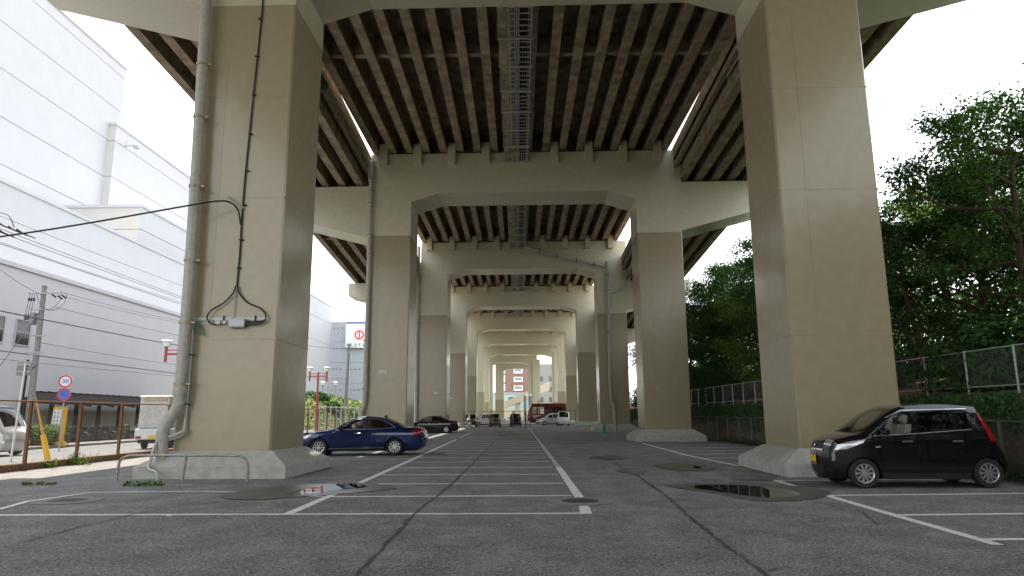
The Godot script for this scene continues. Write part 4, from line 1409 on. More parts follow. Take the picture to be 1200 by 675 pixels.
	# red twin lantern posts and a white one
	for s in [[-20.0, 69.5, 1, "red lamp post with two white lanterns beside the embankment"], [-21.35, 43.5, 1, "red lamp post with white lantern half hidden by the drainpipe"], [-25.0, 92.0, 0, "thin grey lamp post with two white globes farther up the street"]]:
		t = thing("lamp_post", s[3], "lamp post", on(s[0], s[1]))
		var pm: Material = M.red_paint if s[2] else M.galv
		var hh := 5.8 if s[2] else 5.4
		b = MB.new()
		b.tube([Vector3(0, -0.1, 0), Vector3(0, hh, 0)], 0.13 if s[2] else 0.09, 10, true, 0.09)
		part("pole", b, pm, t)
		b = MB.new()
		b.bar(Vector3(-0.85, hh - 0.4, 0), Vector3(0.85, hh - 0.4, 0), 0.1, 0.12)
		b.bar(Vector3(-0.85, hh - 0.15, 0), Vector3(0.85, hh - 0.15, 0), 0.06, 0.06)
		part("cross_arm", b, pm, t)
		for x in [-0.85, 0.85]:
			b = MB.new()
			b.tube([Vector3(x, hh - 0.9, 0), Vector3(x, hh + 0.1, 0)], 0.09, 8)
			part("lantern_stem", b, pm, t)
			b = MB.new()
			b.lathe([Vector2(0.12, 0.0), Vector2(0.26, 0.05), Vector2(0.26, 0.32), Vector2(0.34, 0.36), Vector2(0.30, 0.46), Vector2(0.0, 0.5)], Vector3(x, hh + 0.05, 0), Vector3.UP, 12)
			part("lantern", b, M.lantern, t)
	# embankment with grass and a tall fence in front
	b = MB.new()
	var ff := FastNoiseLite.new()
	ff.seed = 9
	ff.frequency = 0.08
	var hgt := func(x: float, d: float) -> float:
		var u := clampf((-18.5 - x) / 7.0, 0, 1)
		var v := clampf((d - 78.0) / 6.0, 0, 1) * clampf((150.0 - d) / 10.0, 0, 1)
		return gy(d) + (smoothstep(0, 1, u) * v) * (3.6 + 1.4 * ff.get_noise_2d(x, d))
	for i in 24:
		for j in 40:
			var x0 := -42.0 + i * 1.0
			var d0 := 76.0 + j * 2.0
			b.quad(V(x0, hgt.call(x0, d0) - 0.02, d0), V(x0 + 1, hgt.call(x0 + 1, d0) - 0.02, d0), V(x0 + 1, hgt.call(x0 + 1, d0 + 2) - 0.02, d0 + 2), V(x0, hgt.call(x0, d0 + 2) - 0.02, d0 + 2), Vector3.UP)
	structure("embankment", b, tri_mat(lin(0.20, 0.24, 0.08), M.dirt.albedo_texture, Vector3(0.2, 0.2, 0.2), 0.95))
	b = MB.new()
	b.use_col = true
	for k in 6000:
		var x := rng.randf_range(-34, -18.5)
		var d := rng.randf_range(78, 110)
		leafy(b, V(x, hgt.call(x, d) + 0.1, d), rng.randf_range(0.12, 0.3), Vector3.UP, green(3))
	one("embankment_grass", b, M.weed, "sunlit grass and low scrub covering the embankment", "grass", "", "stuff")
	for s in [[-24.2, 85.0, 1.3, 1.0], [-22.2, 84.0, 1.1, 0.9], [-26.2, 88.0, 1.6, 1.2], [-20.8, 90.0, 1.0, 0.8]]:
		t = thing("bush", "dark round bush on the embankment" , "bush", V(s[0], hgt.call(s[0], s[1]), s[1]), 0.0, "bushes on the embankment")
		b = MB.new()
		b.use_col = true
		for k in 1500:
			var p := Vector3(rng.randfn(), absf(rng.randfn()), rng.randfn()).normalized() * pow(rng.randf(), 0.3)
			leafy(b, Vector3(p.x * s[2], p.y * s[3] * 1.1, p.z * s[2]), 0.13, p, green(0))
		part("foliage", b, M.leaf, t)
	t = thing("street_fence", "tall grey post fence at the foot of the embankment", "fence", on(-17.6, 62.0))
	for k in 16:
		b = MB.new()
		var z := k * 1.9
		b.cbox(Vector3(-0.06, gy(62 + z) - gy(62) - 0.05, -z - 0.06), Vector3(0.06, 2.4 + gy(62 + z) - gy(62), -z + 0.06), 0.01)
		part("post", b, M.galv, t)
	for y in [0.3, 1.2, 2.3]:
		b = MB.new()
		b.tube([Vector3(0, y, 0), Vector3(0, y + 0.13, -28.5)], 0.035, 6)
		part("rail", b, M.galv, t)
	b = MB.new()
	b.box(Vector3(-0.15, -0.1, -29), Vector3(0.15, 0.35, 0.3))
	part("footing", b, M.plinth, t)

func build_buildings() -> void:
	# each building: backing body, wall bands as separate panels with open joints
	var lines := []
	var mk := func(called: String, label: String, x: float, z0: float, z1: float, bands: Array, m: Material, endcol: Material, back := 26.0) -> Node3D:
		var t := thing(called, label, "building", V(x, 0, z0))
		var top: float = bands[-1]
		var b := MB.new()
		b.box(Vector3(-back, -1.0, -(z1 - z0) + 0.1), Vector3(-0.12, top - 0.1, -0.12))
		part("core", b, M.joint, t)
		for k in bands.size() - 1:
			var lo: float = bands[k] + (0.03 if k > 0 else 0.0)
			var hi: float = bands[k + 1] - 0.03
			b = MB.new()
			b.box(Vector3(-0.118, lo, -(z1 - z0)), Vector3(0, hi, 0))
			part("wall_panel", b, m, t)
			b = MB.new()
			b.box(Vector3(-back, lo, -0.118), Vector3(-0.121, hi, 0))
			part("end_panel", b, endcol, t)
			b = MB.new()
			b.box(Vector3(-back, lo, -(z1 - z0)), Vector3(-0.121, hi, -(z1 - z0) + 0.098))
			part("end_panel", b, endcol, t)
		b = MB.new()
		b.box(Vector3(-back - 0.1, top - 0.02, -(z1 - z0) - 0.1), Vector3(0.1, top + 0.25, 0.1))
		part("coping", b, m, t)
		return t
	var a: Node3D = mk.call("factory_building", "long low lilac-grey factory wall behind the bicycle shelter", -31.0, 8.0, 92.0, [0.0, 5.6, 10.8], M.clad_lilac, M.clad_lilac, 20.0)
	# windows on the low wall
	for s in [[42.85, 6.15, 7.65], [40.6, 6.15, 7.65], [37.0, 6.15, 7.65]]:
		var w := Node3D.new()
		w.name = "window"
		a.add_child(w, true)
		w.position = Vector3(0, 0, 8.0 - s[0])
		var b := MB.new()
		for r in [[Vector3(0.0, s[1] - 0.08, -0.68), Vector3(0.06, s[1], 0.68)], [Vector3(0.0, s[2], -0.68), Vector3(0.06, s[2] + 0.08, 0.68)], [Vector3(0.0, s[1], -0.68), Vector3(0.06, s[2], -0.6)], [Vector3(0.0, s[1], 0.6), Vector3(0.06, s[2], 0.68)], [Vector3(0.0, (s[1] + s[2]) / 2.0, -0.6), Vector3(0.05, (s[1] + s[2]) / 2.0 + 0.05, 0.6)]]:
			b.box(r[0], r[1])
		part("frame", b, M.galv, w)
		b = MB.new()
		b.box(Vector3(0.003, s[1] + 0.002, -0.598), Vector3(0.025, s[2] - 0.002, 0.598))
		part("pane", b, plain(lin(0.05, 0.055, 0.05), 0.06), w)
	# slim flood lamp on the wall
	mk.call("factory_building", "pale blue-white factory block rising behind the long lilac wall", -36.0, 0.0, 95.0, [0.0, 9.0, 13.6, 17.9], M.clad_white, M.clad_white, 20.0)
	mk.call("rooftop_block", "cream box-shaped rooftop block on the pale factory", -36.4, 64.5, 94.0, [16.0, 19.6, 21.8], M.clad_white, M.clad_cream, 8.0)
	mk.call("factory_tower", "tallest white factory tower with long horizontal panel joints", -44.0, -10.0, 72.0, [0.0, 10.0, 18.0, 23.0, 27.0, 31.1, 35.1, 39.1, 40.3], M.clad_white, M.clad_white, 30.0)
	mk.call("factory_tower", "second white factory tower stepped down from the tallest one", -43.2, 70.0, 121.0, [0.0, 10.0, 18.0, 23.0, 27.0, 31.0, 32.8], M.clad_white, M.clad_cream, 30.0)
	mk.call("factory_tower", "lower white factory end beside the blue-grey building", -43.2, 121.2, 159.0, [0.0, 10.0, 18.0, 23.0, 26.9], M.clad_white, M.clad_white, 30.0)
	var t := thing("roof_lamp", "small lamp bracket fixed to the step of the white tower", "lamp", V(-43.2, 31.0, 71.6))
	var b1 := MB.new()
	b1.bar(Vector3(0, 0, 0), Vector3(1.4, 0.1, 0), 0.1, 0.1)
	b1.bar(Vector3(0.3, 0, 0), Vector3(0.3, 0.6, 0), 0.08, 0.08)
	part("bracket", b1, M.galv, t)
	b1 = MB.new()
	b1.cbox(Vector3(1.2, -0.3, -0.2), Vector3(1.8, 0.15, 0.2), 0.06)
	part("lamp_head", b1, M.galv, t)
	# blue-grey building facing the car park with its sign
	t = thing("warehouse", "blue-grey panelled warehouse carrying the white sign with a red ring", "building", V(-43.9, 0, 160.0))
	var b := MB.new()
	b.box(Vector3(-0.0, -1, -40), Vector3(30.3, 23.7, -0.15))
	part("core", b, M.joint, t)
	for i in 7:
		for j in 5:
			b = MB.new()
			b.box(Vector3(i * 4.33 + 0.03, j * 4.75, -0.148), Vector3((i + 1) * 4.33 - 0.03, (j + 1) * 4.75 - 0.05, 0.0))
			part("wall_panel", b, M.clad_blue, t)
			for w in [0.9, 1.8, 2.8]:
				b = MB.new()
				b.box(Vector3(i * 4.33 + w, j * 4.75 + 3.0, 0.0), Vector3(i * 4.33 + w + 0.35, j * 4.75 + 3.35, 0.04))
				part("vent", b, M.sign_grey, t)
	t = thing("warehouse_sign", "white sign with a red ring emblem and dark characters on the blue-grey warehouse", "sign", V(-39.9, 17.5, 159.4))
	b = MB.new()
	b.box(Vector3(0, 0, 0), Vector3(6.2, 5.6, 0.3))
	part("board", b, M.sign_white, t)
	b = MB.new()
	b.box(Vector3(0.05, 5.602, 0.0), Vector3(6.2, 5.95, 0.32))
	part("blue_band", b, plain(lin(0.10, 0.13, 0.42), 0.6), t)
	b = MB.new()
	var rm := plain(lin(0.72, 0.10, 0.13), 0.6)
	b.lathe([Vector2(0.75, 0), Vector2(0.75, 0.04), Vector2(1.12, 0.04), Vector2(1.12, 0)], Vector3(3.2, 3.0, 0.3), Vector3.BACK, 32)
	b.box(Vector3(3.03, 2.3, 0.3), Vector3(3.37, 3.7, 0.34))
	part("emblem", b, rm, t)
	b = MB.new()
	b.lathe([Vector2(1.48, 0), Vector2(1.48, 0.03), Vector2(1.55, 0.03), Vector2(1.55, 0)], Vector3(3.2, 3.0, 0.3), Vector3.BACK, 32)
	part("emblem_ring", b, plain(lin(0.78, 0.45, 0.46), 0.6), t)
	b = MB.new()
	for k in 6:
		var cx := 0.5 + k * 0.95
		var w := 0.3 if k >= 4 else 0.22
		b.box(Vector3(cx - w, 0.85, 0.3), Vector3(cx + w, 0.95, 0.33))
		b.box(Vector3(cx - w, 0.55, 0.3), Vector3(cx + w, 0.64, 0.33))
		b.box(Vector3(cx - w * (0.9 if k % 2 else 0.2), 0.3, 0.331), Vector3(cx - w * (0.9 if k % 2 else 0.2) + 0.1, 1.05, 0.345))
		if k >= 4:
			b.box(Vector3(cx + w - 0.1, 0.3, 0.331), Vector3(cx + w, 1.05, 0.345))
			b.box(Vector3(cx - w, 0.3, 0.3), Vector3(cx + w, 0.38, 0.33))
	part("characters", b, M.ink, t)

# ------------------------------------------------------------------ the wooded side
func bank(x: float, d: float) -> float:
	# height of the wooded bank above the retaining wall
	var u := clampf((x - 12.0) / 1.0, 0, 1)
	return gy(d) + 1.75 + 0.35 * u + clampf(x - 13.5, 0, 30) * 0.16

func make_tree(sd: int, hgt: float, rad: float, low: float, kind: int) -> Node3D:
	var r := RandomNumberGenerator.new()
	r.seed = sd
	var t := thing("tree", "x", "tree", Vector3.ZERO, 0.0, "trees on the bank")
	var wood := MB.new()
	var tips := []
	var top := Vector3(r.randf_range(-0.5, 0.5), hgt * 0.8, r.randf_range(-0.5, 0.5))
	var trunk := []
	for k in 9:
		var u := k / 8.0
		trunk.append(Vector3(top.x * u + 0.18 * sin(u * 5.0 + sd), top.y * u - 0.4 * (1.0 - u), top.z * u + 0.15 * cos(u * 4.0 + sd)))
	wood.tube(trunk, 0.055 + hgt * 0.014, 9, true, 0.05)
	var nl := 15
	for k in nl:
		var u := lerpf(low, 1.0, (k + r.randf() * 0.6) / nl)
		var base: Vector3 = trunk[int(u * 8.0)].lerp(trunk[mini(int(u * 8.0) + 1, 8)], u * 8.0 - int(u * 8.0))
		var a := k * 2.399 + r.randf_range(-0.4, 0.4)
		var reach := rad * (0.35 + 0.75 * sin(PI * clampf((u - low) / (1.02 - low) * 0.8 + 0.18, 0, 1))) * r.randf_range(0.75, 1.15)
		var tip := base + Vector3(cos(a) * reach, reach * r.randf_range(0.15, 0.6) + 0.25, sin(a) * reach)
		var mid := base.lerp(tip, 0.5) + Vector3(r.randf_range(-0.2, 0.2), -0.12 * reach, r.randf_range(-0.2, 0.2))
		wood.tube([base, base.lerp(mid, 0.5) - Vector3(0, 0.03, 0), mid, mid.lerp(tip, 0.6), tip], 0.02 + 0.006 * hgt, 6, false, 0.012)
		for q in 5:
			var f := r.randf_range(0.4, 1.0)
			var c := base.lerp(tip, f) + Vector3(r.randf_range(-1, 1), r.randf_range(-0.3, 0.8), r.randf_range(-1, 1)) * reach * 0.33
			tips.append(c)
			wood.tube([mid.lerp(tip, maxf(0.0, f * 2.0 - 1.0)), c], 0.014, 4, false, 0.006)
		tips.append(tip)
	part("trunk", wood, M.bark, t)
	var b := MB.new()
	b.use_col = true
	for c in tips:
		var cr := r.randf_range(0.45, 0.85) * (0.6 + rad * 0.12)
		var n := int(175 * r.randf_range(0.6, 1.2))
		for k in n:
			var dr := Vector3(r.randfn(), r.randfn() * 0.62, r.randfn()) * 0.55
			var g: Color
			var kk := r.randf_range(0.6, 1.4)
			if kind == 0:
				g = Color(0.058 * kk, 0.125 * kk, 0.025 * kk)
			elif kind == 1:
				g = Color(0.115 * kk, 0.19 * kk, 0.035 * kk)
			else:
				g = Color(0.040 * kk, 0.09 * kk, 0.026 * kk)
			var p: Vector3 = c + dr * cr
			var nn := (Vector3(r.randfn(), r.randfn() + 1.0, r.randfn())).normalized()
			var s := nn.cross(Vector3(r.randfn(), r.randfn(), r.randfn())).normalized()
			var tt := nn.cross(s)
			var sz := r.randf_range(0.05, 0.115)
			b.col = g
			var l := p + s * sz * 0.55 + nn * sz * 0.2
			var rr := p - s * sz * 0.55 + nn * sz * 0.2
			b.ftri(p - tt * sz, l, p + tt * sz, nn)
			b.ftri(p - tt * sz, p + tt * sz, rr, nn)
	part("crown", b, M.leaf, t)
	return t

func build_right_side() -> void:
	# bank behind the wall
	var b := MB.new()
	for i in 30:
		for j in 60:
			var x0 := 11.95 + i * 1.0
			var d0 := -44.0 + j * 3.0
			b.quad(V(x0, bank(x0, d0), d0), V(x0 + 1, bank(x0 + 1, d0), d0), V(x0 + 1, bank(x0 + 1, d0 + 3), d0 + 3), V(x0, bank(x0, d0 + 3), d0 + 3), Vector3.UP)
	structure("bank", b, M.dirt)
	# retaining wall
	var t := thing("retaining_wall", "dark stained concrete retaining wall behind the black hatchback", "wall", V(11.75, 0, -44.0))
	var wm := tri_mat(lin(0.16, 0.145, 0.12), M.girder.albedo_texture, Vector3(0.5, 0.5, 0.5), 0.95)
	for k in 58:
		b = MB.new()
		var z := k * 3.0
		b.cbox(Vector3(0, gy(-44 + z) - 0.2, -z - 2.97), Vector3(0.25, gy(-44 + z) + 1.80, -z), 0.02)
		part("wall_panel", b, wm, t)
	# wire fence standing before the wall
	t = thing("wire_fence", "low rusty chain-link fence standing against the ivy-covered wall", "fence", V(11.45, 0, 7.0))
	for k in 28:
		b = MB.new()
		var z := k * 2.0
		var y0 := gy(7 + z)
		b.cbox(Vector3(-0.03, y0 - 0.05, -z - 0.03), Vector3(0.03, y0 + 1.35, -z + 0.03), 0.006)
		part("post", b, plain(lin(0.14, 0.13, 0.11), 0.8), t)
		if k < 27:
			b = MB.new()
			chain_link(b, Vector3(0.04, y0 + 0.08, -z), Vector3(0.04, gy(9 + z) + 0.08, -z - 2.0), 1.22, 0.08 if k < 10 else 0.2, 0.0022)
			var cl := part("wire_mesh", b, plain(lin(0.20, 0.19, 0.17), 0.7, 0.3), t)
			cl.set_meta("kind", "stuff")
			b = MB.new()
			b.tube([Vector3(0, y0 + 1.33, -z), Vector3(0, gy(9 + z) + 1.33, -z - 2.0)], 0.02, 6)
			part("top_rail", b, plain(lin(0.14, 0.13, 0.11), 0.8), t)
	# galvanised fence on top of the bank
	t = thing("bank_fence", "pale galvanised chain-link fence along the top of the bank", "fence", V(12.75, 0, 4.0))
	for k in 44:
		b = MB.new()
		var z := k * 2.0
		var y0 := bank(12.75, 4 + z)
		b.tube([Vector3(0, y0 - 0.1, -z), Vector3(0, y0 + 1.25, -z)], 0.032, 7)
		part("post", b, M.galv, t)
		if k < 43:
			var y1 := bank(12.75, 6 + z)
			for yy in [0.22, 1.22]:
				b = MB.new()
				b.tube([Vector3(0, y0 + yy, -z), Vector3(0, y1 + yy, -z - 2.0)], 0.02, 6)
				part("rail", b, M.galv, t)
			b = MB.new()
			chain_link(b, Vector3(0.03, y0 + 0.22, -z), Vector3(0.03, y1 + 0.22, -z - 2.0), 1.0, 0.085 if k < 20 else 0.25, 0.002)
			var cl2 := part("wire_mesh", b, plain(lin(0.33, 0.34, 0.34), 0.6, 0.4), t)
			cl2.set_meta("kind", "stuff")
	# ivy over the wall
	b = MB.new()
	b.use_col = true
	var f := FastNoiseLite.new()
	f.seed = 19
	f.frequency = 0.35
	for k in 26000:
		var d := 6.0 + pow(rng.randf(), 1.5) * 75.0
		var low := 0.85 + 0.55 * f.get_noise_2d(d, 0.0) + 0.2 * f.get_noise_2d(d * 4.0, 9.0)
		var y := lerpf(low, 1.95, pow(rng.randf(), 0.75))
		var x := 11.70 - rng.randf() * 0.28 * (1.0 if y > 1.3 else 0.5)
		if rng.randf() < 0.22:
			x = rng.randf_range(11.6, 12.5)
			y = 1.8 + rng.randf() * 0.25
		leafy(b, V(x, gy(d) + y, d), rng.randf_range(0.04, 0.085), Vector3(-1, 0.35, 0), green(2))
	one("ivy", b, M.ivy, "green ivy hanging over the top of the retaining wall", "ivy", "", "stuff")
	# plants at the foot of the wall
	b = MB.new()
	b.use_col = true
	for k in 5000:
		var d := rng.randf_range(9, 40)
		var q := rng.randf()
		leafy(b, V(11.1 + q * 0.6 + 0.2 * f.get_noise_2d(d * 2.0, 3.0), gy(d) + 0.03 + rng.randf() * 0.35 * q, d), 0.05, Vector3(-0.3, 1, 0), green(2))
	one("ground_cover", b, M.ivy, "low green plants along the foot of the retaining wall", "ground cover", "", "stuff")
	# trees
	var kinds := [make_tree(11, 11.0, 3.6, 0.25, 0), make_tree(23, 9.0, 3.2, 0.2, 2), make_tree(37, 12.5, 3.8, 0.35, 0), make_tree(51, 8.5, 3.4, 0.18, 1)]
	var spots := [[16.4, 17.2, 0, 0.64, 0.3, "dark broad-leaved tree behind the bank fence, nearest to the black hatchback"],
		[19.3, 24.0, 2, 0.98, 1.9, "tall open-crowned tree with sky showing between its limbs"],
		[15.6, 27.0, 1, 0.85, 2.7, "dense dark tree leaning over the bank fence next to the first tree-side column"],
		[20.6, 32.5, 3, 1.15, 0.9, "light green tree standing behind the darker ones beside the first tree-side column"],
		[15.6, 36.5, 1, 1.0, 4.1, "dense dark tree between the first and second tree-side columns"],
		[17.0, 46.0, 0, 1.08, 5.0, "dark tree rising to the lower roadway between the first and second tree-side columns"],
		[16.2, 21.5, 2, 0.80, 2.9, "dark open tree leaning out over the bank fence above the black hatchback"], [15.6, 43.0, 3, 0.9, 2.0, ""], [15.0, 49.0, 1, 0.9, 0.2, ""], [18.6, 50.0, 1, 1.15, 3.0, ""], [15.2, 57.0, 1, 0.9, 4.0, ""], [16.2, 62.0, 0, 0.9, 5.0, ""], [18.2, 38.0, 1, 1.2, 1.0, ""], [19.0, 28.5, 1, 1.15, 4.6, "dense tree in the second row behind the open-crowned one"], [15.8, 54.0, 2, 0.95, 1.2, ""], [18.5, 60.0, 1, 1.2, 2.2, ""], [16.5, 68.0, 0, 0.9, 0.4, ""], [17.0, 80.0, 1, 1.1, 3.3, ""],
		[22.5, 40.0, 0, 1.1, 2.5, "tall dark tree in the second row of the wood behind the second tree-side column"], [24.5, 27.0, 3, 1.15, 3.9, "pale yellow-green tree in the second row of the wood"], [21.0, 17.5, 2, 0.82, 5.5, "tall dark tree in the second row above the black hatchback"],
		[24.5, 51.0, 0, 1.2, 1.0, ""], [22.0, 70.0, 2, 1.2, 2.0, ""], [27.5, 36.0, 1, 1.3, 0.2, ""], [28.0, 22.0, 0, 1.1, 4.4, ""],
		[15.5, 5.0, 1, 1.1, 0.6, "W"], [17.0, -4.0, 0, 1.0, 1.6, "W"], [21.0, -10.0, 2, 1.0, 2.6, "W"], [16.5, -15.0, 1, 1.2, 3.6, "W"], [22.0, -20.0, 0, 1.1, 4.6, "W"], [17.5, -27.0, 2, 1.0, 5.6, "W"], [25.0, -3.0, 1, 1.2, 0.1, "W"], [26.0, -30.0, 1, 1.3, 2.1, "W"]]
	var used := [false, false, false, false]
	for s in spots:
		var lab: String = "leafy tree of the wood farther back along the ivy wall" if s[5] == "W" else s[5] if s[5] else "leafy tree of the wood beyond the farther tree-side columns"
		var o: Node3D
		var at := V(s[0], bank(s[0], s[1]) - 0.1, s[1])
		if not used[s[2]]:
			used[s[2]] = true
			o = kinds[s[2]]
			o.position = at
			o.rotation.y = s[4]
			o.set_meta("label", lab)
		else:
			o = copy(kinds[s[2]], at, s[4], lab, "tree")
		o.scale = Vector3.ONE * s[3]
	# undergrowth
	var bush0 := thing("shrub", "x", "shrub", Vector3.ZERO, 0.0, "undergrowth shrubs on the bank")
	b = MB.new()
	b.use_col = true
	for k in 3600:
		var p := Vector3(rng.randfn(), absf(rng.randfn()), rng.randfn()).normalized() * pow(rng.randf(), 0.35)
		p *= 1.0 + 0.25 * sin(p.x * 7.0) * cos(p.z * 6.0)
		leafy(b, Vector3(p.x * 1.5, p.y * 1.7, p.z * 1.5), rng.randf_range(0.06, 0.11), p + Vector3(0, 0.4, 0), green(0))
	part("foliage", b, M.leaf, bush0)
	b = MB.new()
	for k in 9:
		var a := k * 0.7
		b.tube([Vector3(0, -0.1, 0), Vector3(cos(a) * 0.4, 0.7, sin(a) * 0.4), Vector3(cos(a) * 0.9, 1.2, sin(a) * 0.9)], 0.03, 5, false, 0.01)
	part("stems", b, M.bark, bush0)
	var first := true
	for k in 46:
		var d := -16.0 + k * 2.3
		var x := 14.2 + fmod(k * 1.7, 3.4) + (6.0 if k % 4 == 3 else 0.0)
		var at := V(x, bank(x, d) - 0.05, d)
		if first:
			bush0.position = at
			bush0.set_meta("label", "dark leafy shrub under the trees behind the bank fence")
			first = false
		else:
			var c := copy(bush0, at, k * 1.3, "dark leafy shrub under the trees behind the bank fence", "shrub")
			c.scale = Vector3.ONE * rng.randf_range(1.0, 1.8)
	# far wood closing the view
	b = MB.new()
	b.use_col = true
	for k in 18000:
		var d := rng.randf_range(-40, 130)
		var h := 4.5 + 2.5 * f.get_noise_2d(d * 0.4, 50.0)
		var x := 31.0 + rng.randf_range(-1.2, 1.2)
		leafy(b, V(x, bank(x, d) + rng.randf() * h, d), rng.randf_range(0.25, 0.5), Vector3(-1, 0.4, 0), green(0 if rng.randf() < 0.6 else 1))
	one("far_wood", b, M.leaf, "dark mass of far foliage closing the gaps behind the trees", "wood", "", "stuff")

# ------------------------------------------------------------------ vehicles
# A car is described by its side view: an outline over the top, window shapes and wheels; x runs from nose (0) to tail (L), the nose points to -x.
class Car:
	var L: float
	var W: float
	var belt: float
	var roof: float
	var tumble := 0.16
	var nose := 0.22
	var tail := 0.14
	var prof := []        # refined (s, y) points over the top, nose to tail
	var tags := []        # what each refined segment is
	var wheels := []
	var wr := 0.29
	func refine(src: Array) -> void:
		for k in src.size() - 1:
			var p0 := Vector2(src[maxi(k - 1, 0)][0], src[maxi(k - 1, 0)][1])
			var p1 := Vector2(src[k][0], src[k][1])
			var p2 := Vector2(src[k + 1][0], src[k + 1][1])
			var p3 := Vector2(src[mini(k + 2, src.size() - 1)][0], src[mini(k + 2, src.size() - 1)][1])
			for j in 4:
				prof.append(p1.cubic_interpolate(p2, p0, p3, j / 4.0))
				tags.append(src[k][2])
		prof.append(Vector2(src[-1][0], src[-1][1]))
	func ytop(s: float) -> float:
		var best := 0.0
		for k in prof.size() - 1:
			var a: Vector2 = prof[k]
			var b: Vector2 = prof[k + 1]
			if (a.x <= s and s <= b.x) or (b.x <= s and s <= a.x):
				var t := 0.5 if absf(b.x - a.x) < 1e-5 else (s - a.x) / (b.x - a.x)
				best = maxf(best, lerpf(a.y, b.y, t))
		return best
	func w(s: float, y: float) -> float:
		var r := W
		var a := 0.85
		if s < a:
			r *= 1.0 - nose * pow(1.0 - clampf(s, 0, a) / a, 2.4)
		if s > L - a:
			r *= 1.0 - tail * pow(1.0 - clampf(L - s, 0, a) / a, 2.4)
		if y > belt:
			r -= tumble * pow((y - belt) / (roof - belt), 1.15)
		if y < 0.5:
			r -= 0.06 * pow((0.5 - y) / 0.3, 2.0)
		var shoulder := clampf((y - (belt - 0.16)) / 0.16, 0, 1)
		r -= 0.022 * shoulder * shoulder
		var e := clampf(1.0 - (ytop(clampf(s, 0.01, L - 0.01)) - y) / 0.15, 0, 1)
		r -= 0.05 * e * e
		return r
	func nrm(s: float, y: float) -> Vector3:
		var h := 0.02
		return Vector3(-(w(s + h, y) - w(s - h, y)) / (2 * h), -(w(s, y + h) - w(s, y - h)) / (2 * h), 1).normalized()
	func skin(u: float, t: float, off := 0.0) -> Vector3:
		var k := clampi(int(u), 0, prof.size() - 2)
		var p: Vector2 = prof[k].lerp(prof[k + 1], u - k)
		var d: Vector2 = (prof[mini(k + 2, prof.size() - 1)] - prof[maxi(k - 1, 0)]).normalized()
		var n := Vector2(-d.y, d.x)
		var end := clampf(absf(n.x), 0, 1)
		var bulge := lerpf(0.035, 0.13, end * end)
		var q := p + n * (bulge * (1.0 - t * t) + off)
		return Vector3(q.x - L / 2.0, q.y, t * w(p.x, p.y))

func car_skin(c: Car, b: MB, u0: float, u1: float, t0: float, t1: float, off: float, nu: int, nt: int) -> void:
	for i in nu:
		for j in nt:
			var q := []
			var nn := []
			for k in [[0, 0], [1, 0], [1, 1], [0, 1]]:
				var u := lerpf(u0, u1, float(i + k[0]) / nu)
				var t := lerpf(t0, t1, float(j + k[1]) / nt)
				q.append(c.skin(u, t, off))
				var h := 0.15
				var du := c.skin(minf(u + h, c.prof.size() - 1.001), t) - c.skin(maxf(u - h, 0.0), t)
				var dt := c.skin(u, minf(t + 0.05, 1.0)) - c.skin(u, maxf(t - 0.05, -1.0))
				var n := dt.cross(du).normalized()
				if n.dot(q[-1] - Vector3(0, 0.5, 0)) < 0.0:
					n = -n
				nn.append(n)
			b.tri(q[0], q[1], q[2], nn[0], nn[1], nn[2])
			b.tri(q[0], q[2], q[3], nn[0], nn[2], nn[3])

func car_side(c: Car, b: MB, polys: Array, cuts: Array, off: float, cell: float, sides := [-1.0, 1.0]) -> void:
	for poly in polys:
		var lo := Vector2(99, 99)
		var hi := Vector2(-99, -99)
		for p in poly:
			lo = lo.min(p)
			hi = hi.max(p)
		var x := lo.x
		while x < hi.x:
			var y := lo.y
			while y < hi.y:
				var cellp := PackedVector2Array([Vector2(x, y), Vector2(x + cell, y), Vector2(x + cell, y + cell), Vector2(x, y + cell)])
				var bits := Geometry2D.intersect_polygons(poly, cellp)
				for cut in cuts:
					var nx := []
					for q in bits:
						nx.append_array(Geometry2D.clip_polygons(q, cut))
					bits.assign(nx)
				for q in bits:
					if Geometry2D.is_polygon_clockwise(q) or q.size() < 3:
						continue
					var idx := Geometry2D.triangulate_polygon(q)
					for k in range(0, idx.size(), 3):
						var vs := []
						var ns := []
						for j in 3:
							var p: Vector2 = q[idx[k + j]]
							var n := c.nrm(p.x, p.y)
							vs.append(Vector3(p.x - c.L / 2.0, p.y, c.w(p.x, p.y)) + n * off)
							ns.append(n)
						for sd in sides:
							var mm := Vector3(1, 1, sd)
							b.tri(vs[0] * mm, vs[1] * mm, vs[2] * mm, ns[0] * mm, ns[1] * mm, ns[2] * mm)
				y += cell
			x += cell

func disc_poly(cx: float, cy: float, r: float, n := 20) -> PackedVector2Array:
	var p := PackedVector2Array()
	for k in n:
		p.append(Vector2(cx + cos(TAU * k / n) * r, cy + sin(TAU * k / n) * r))
	return p

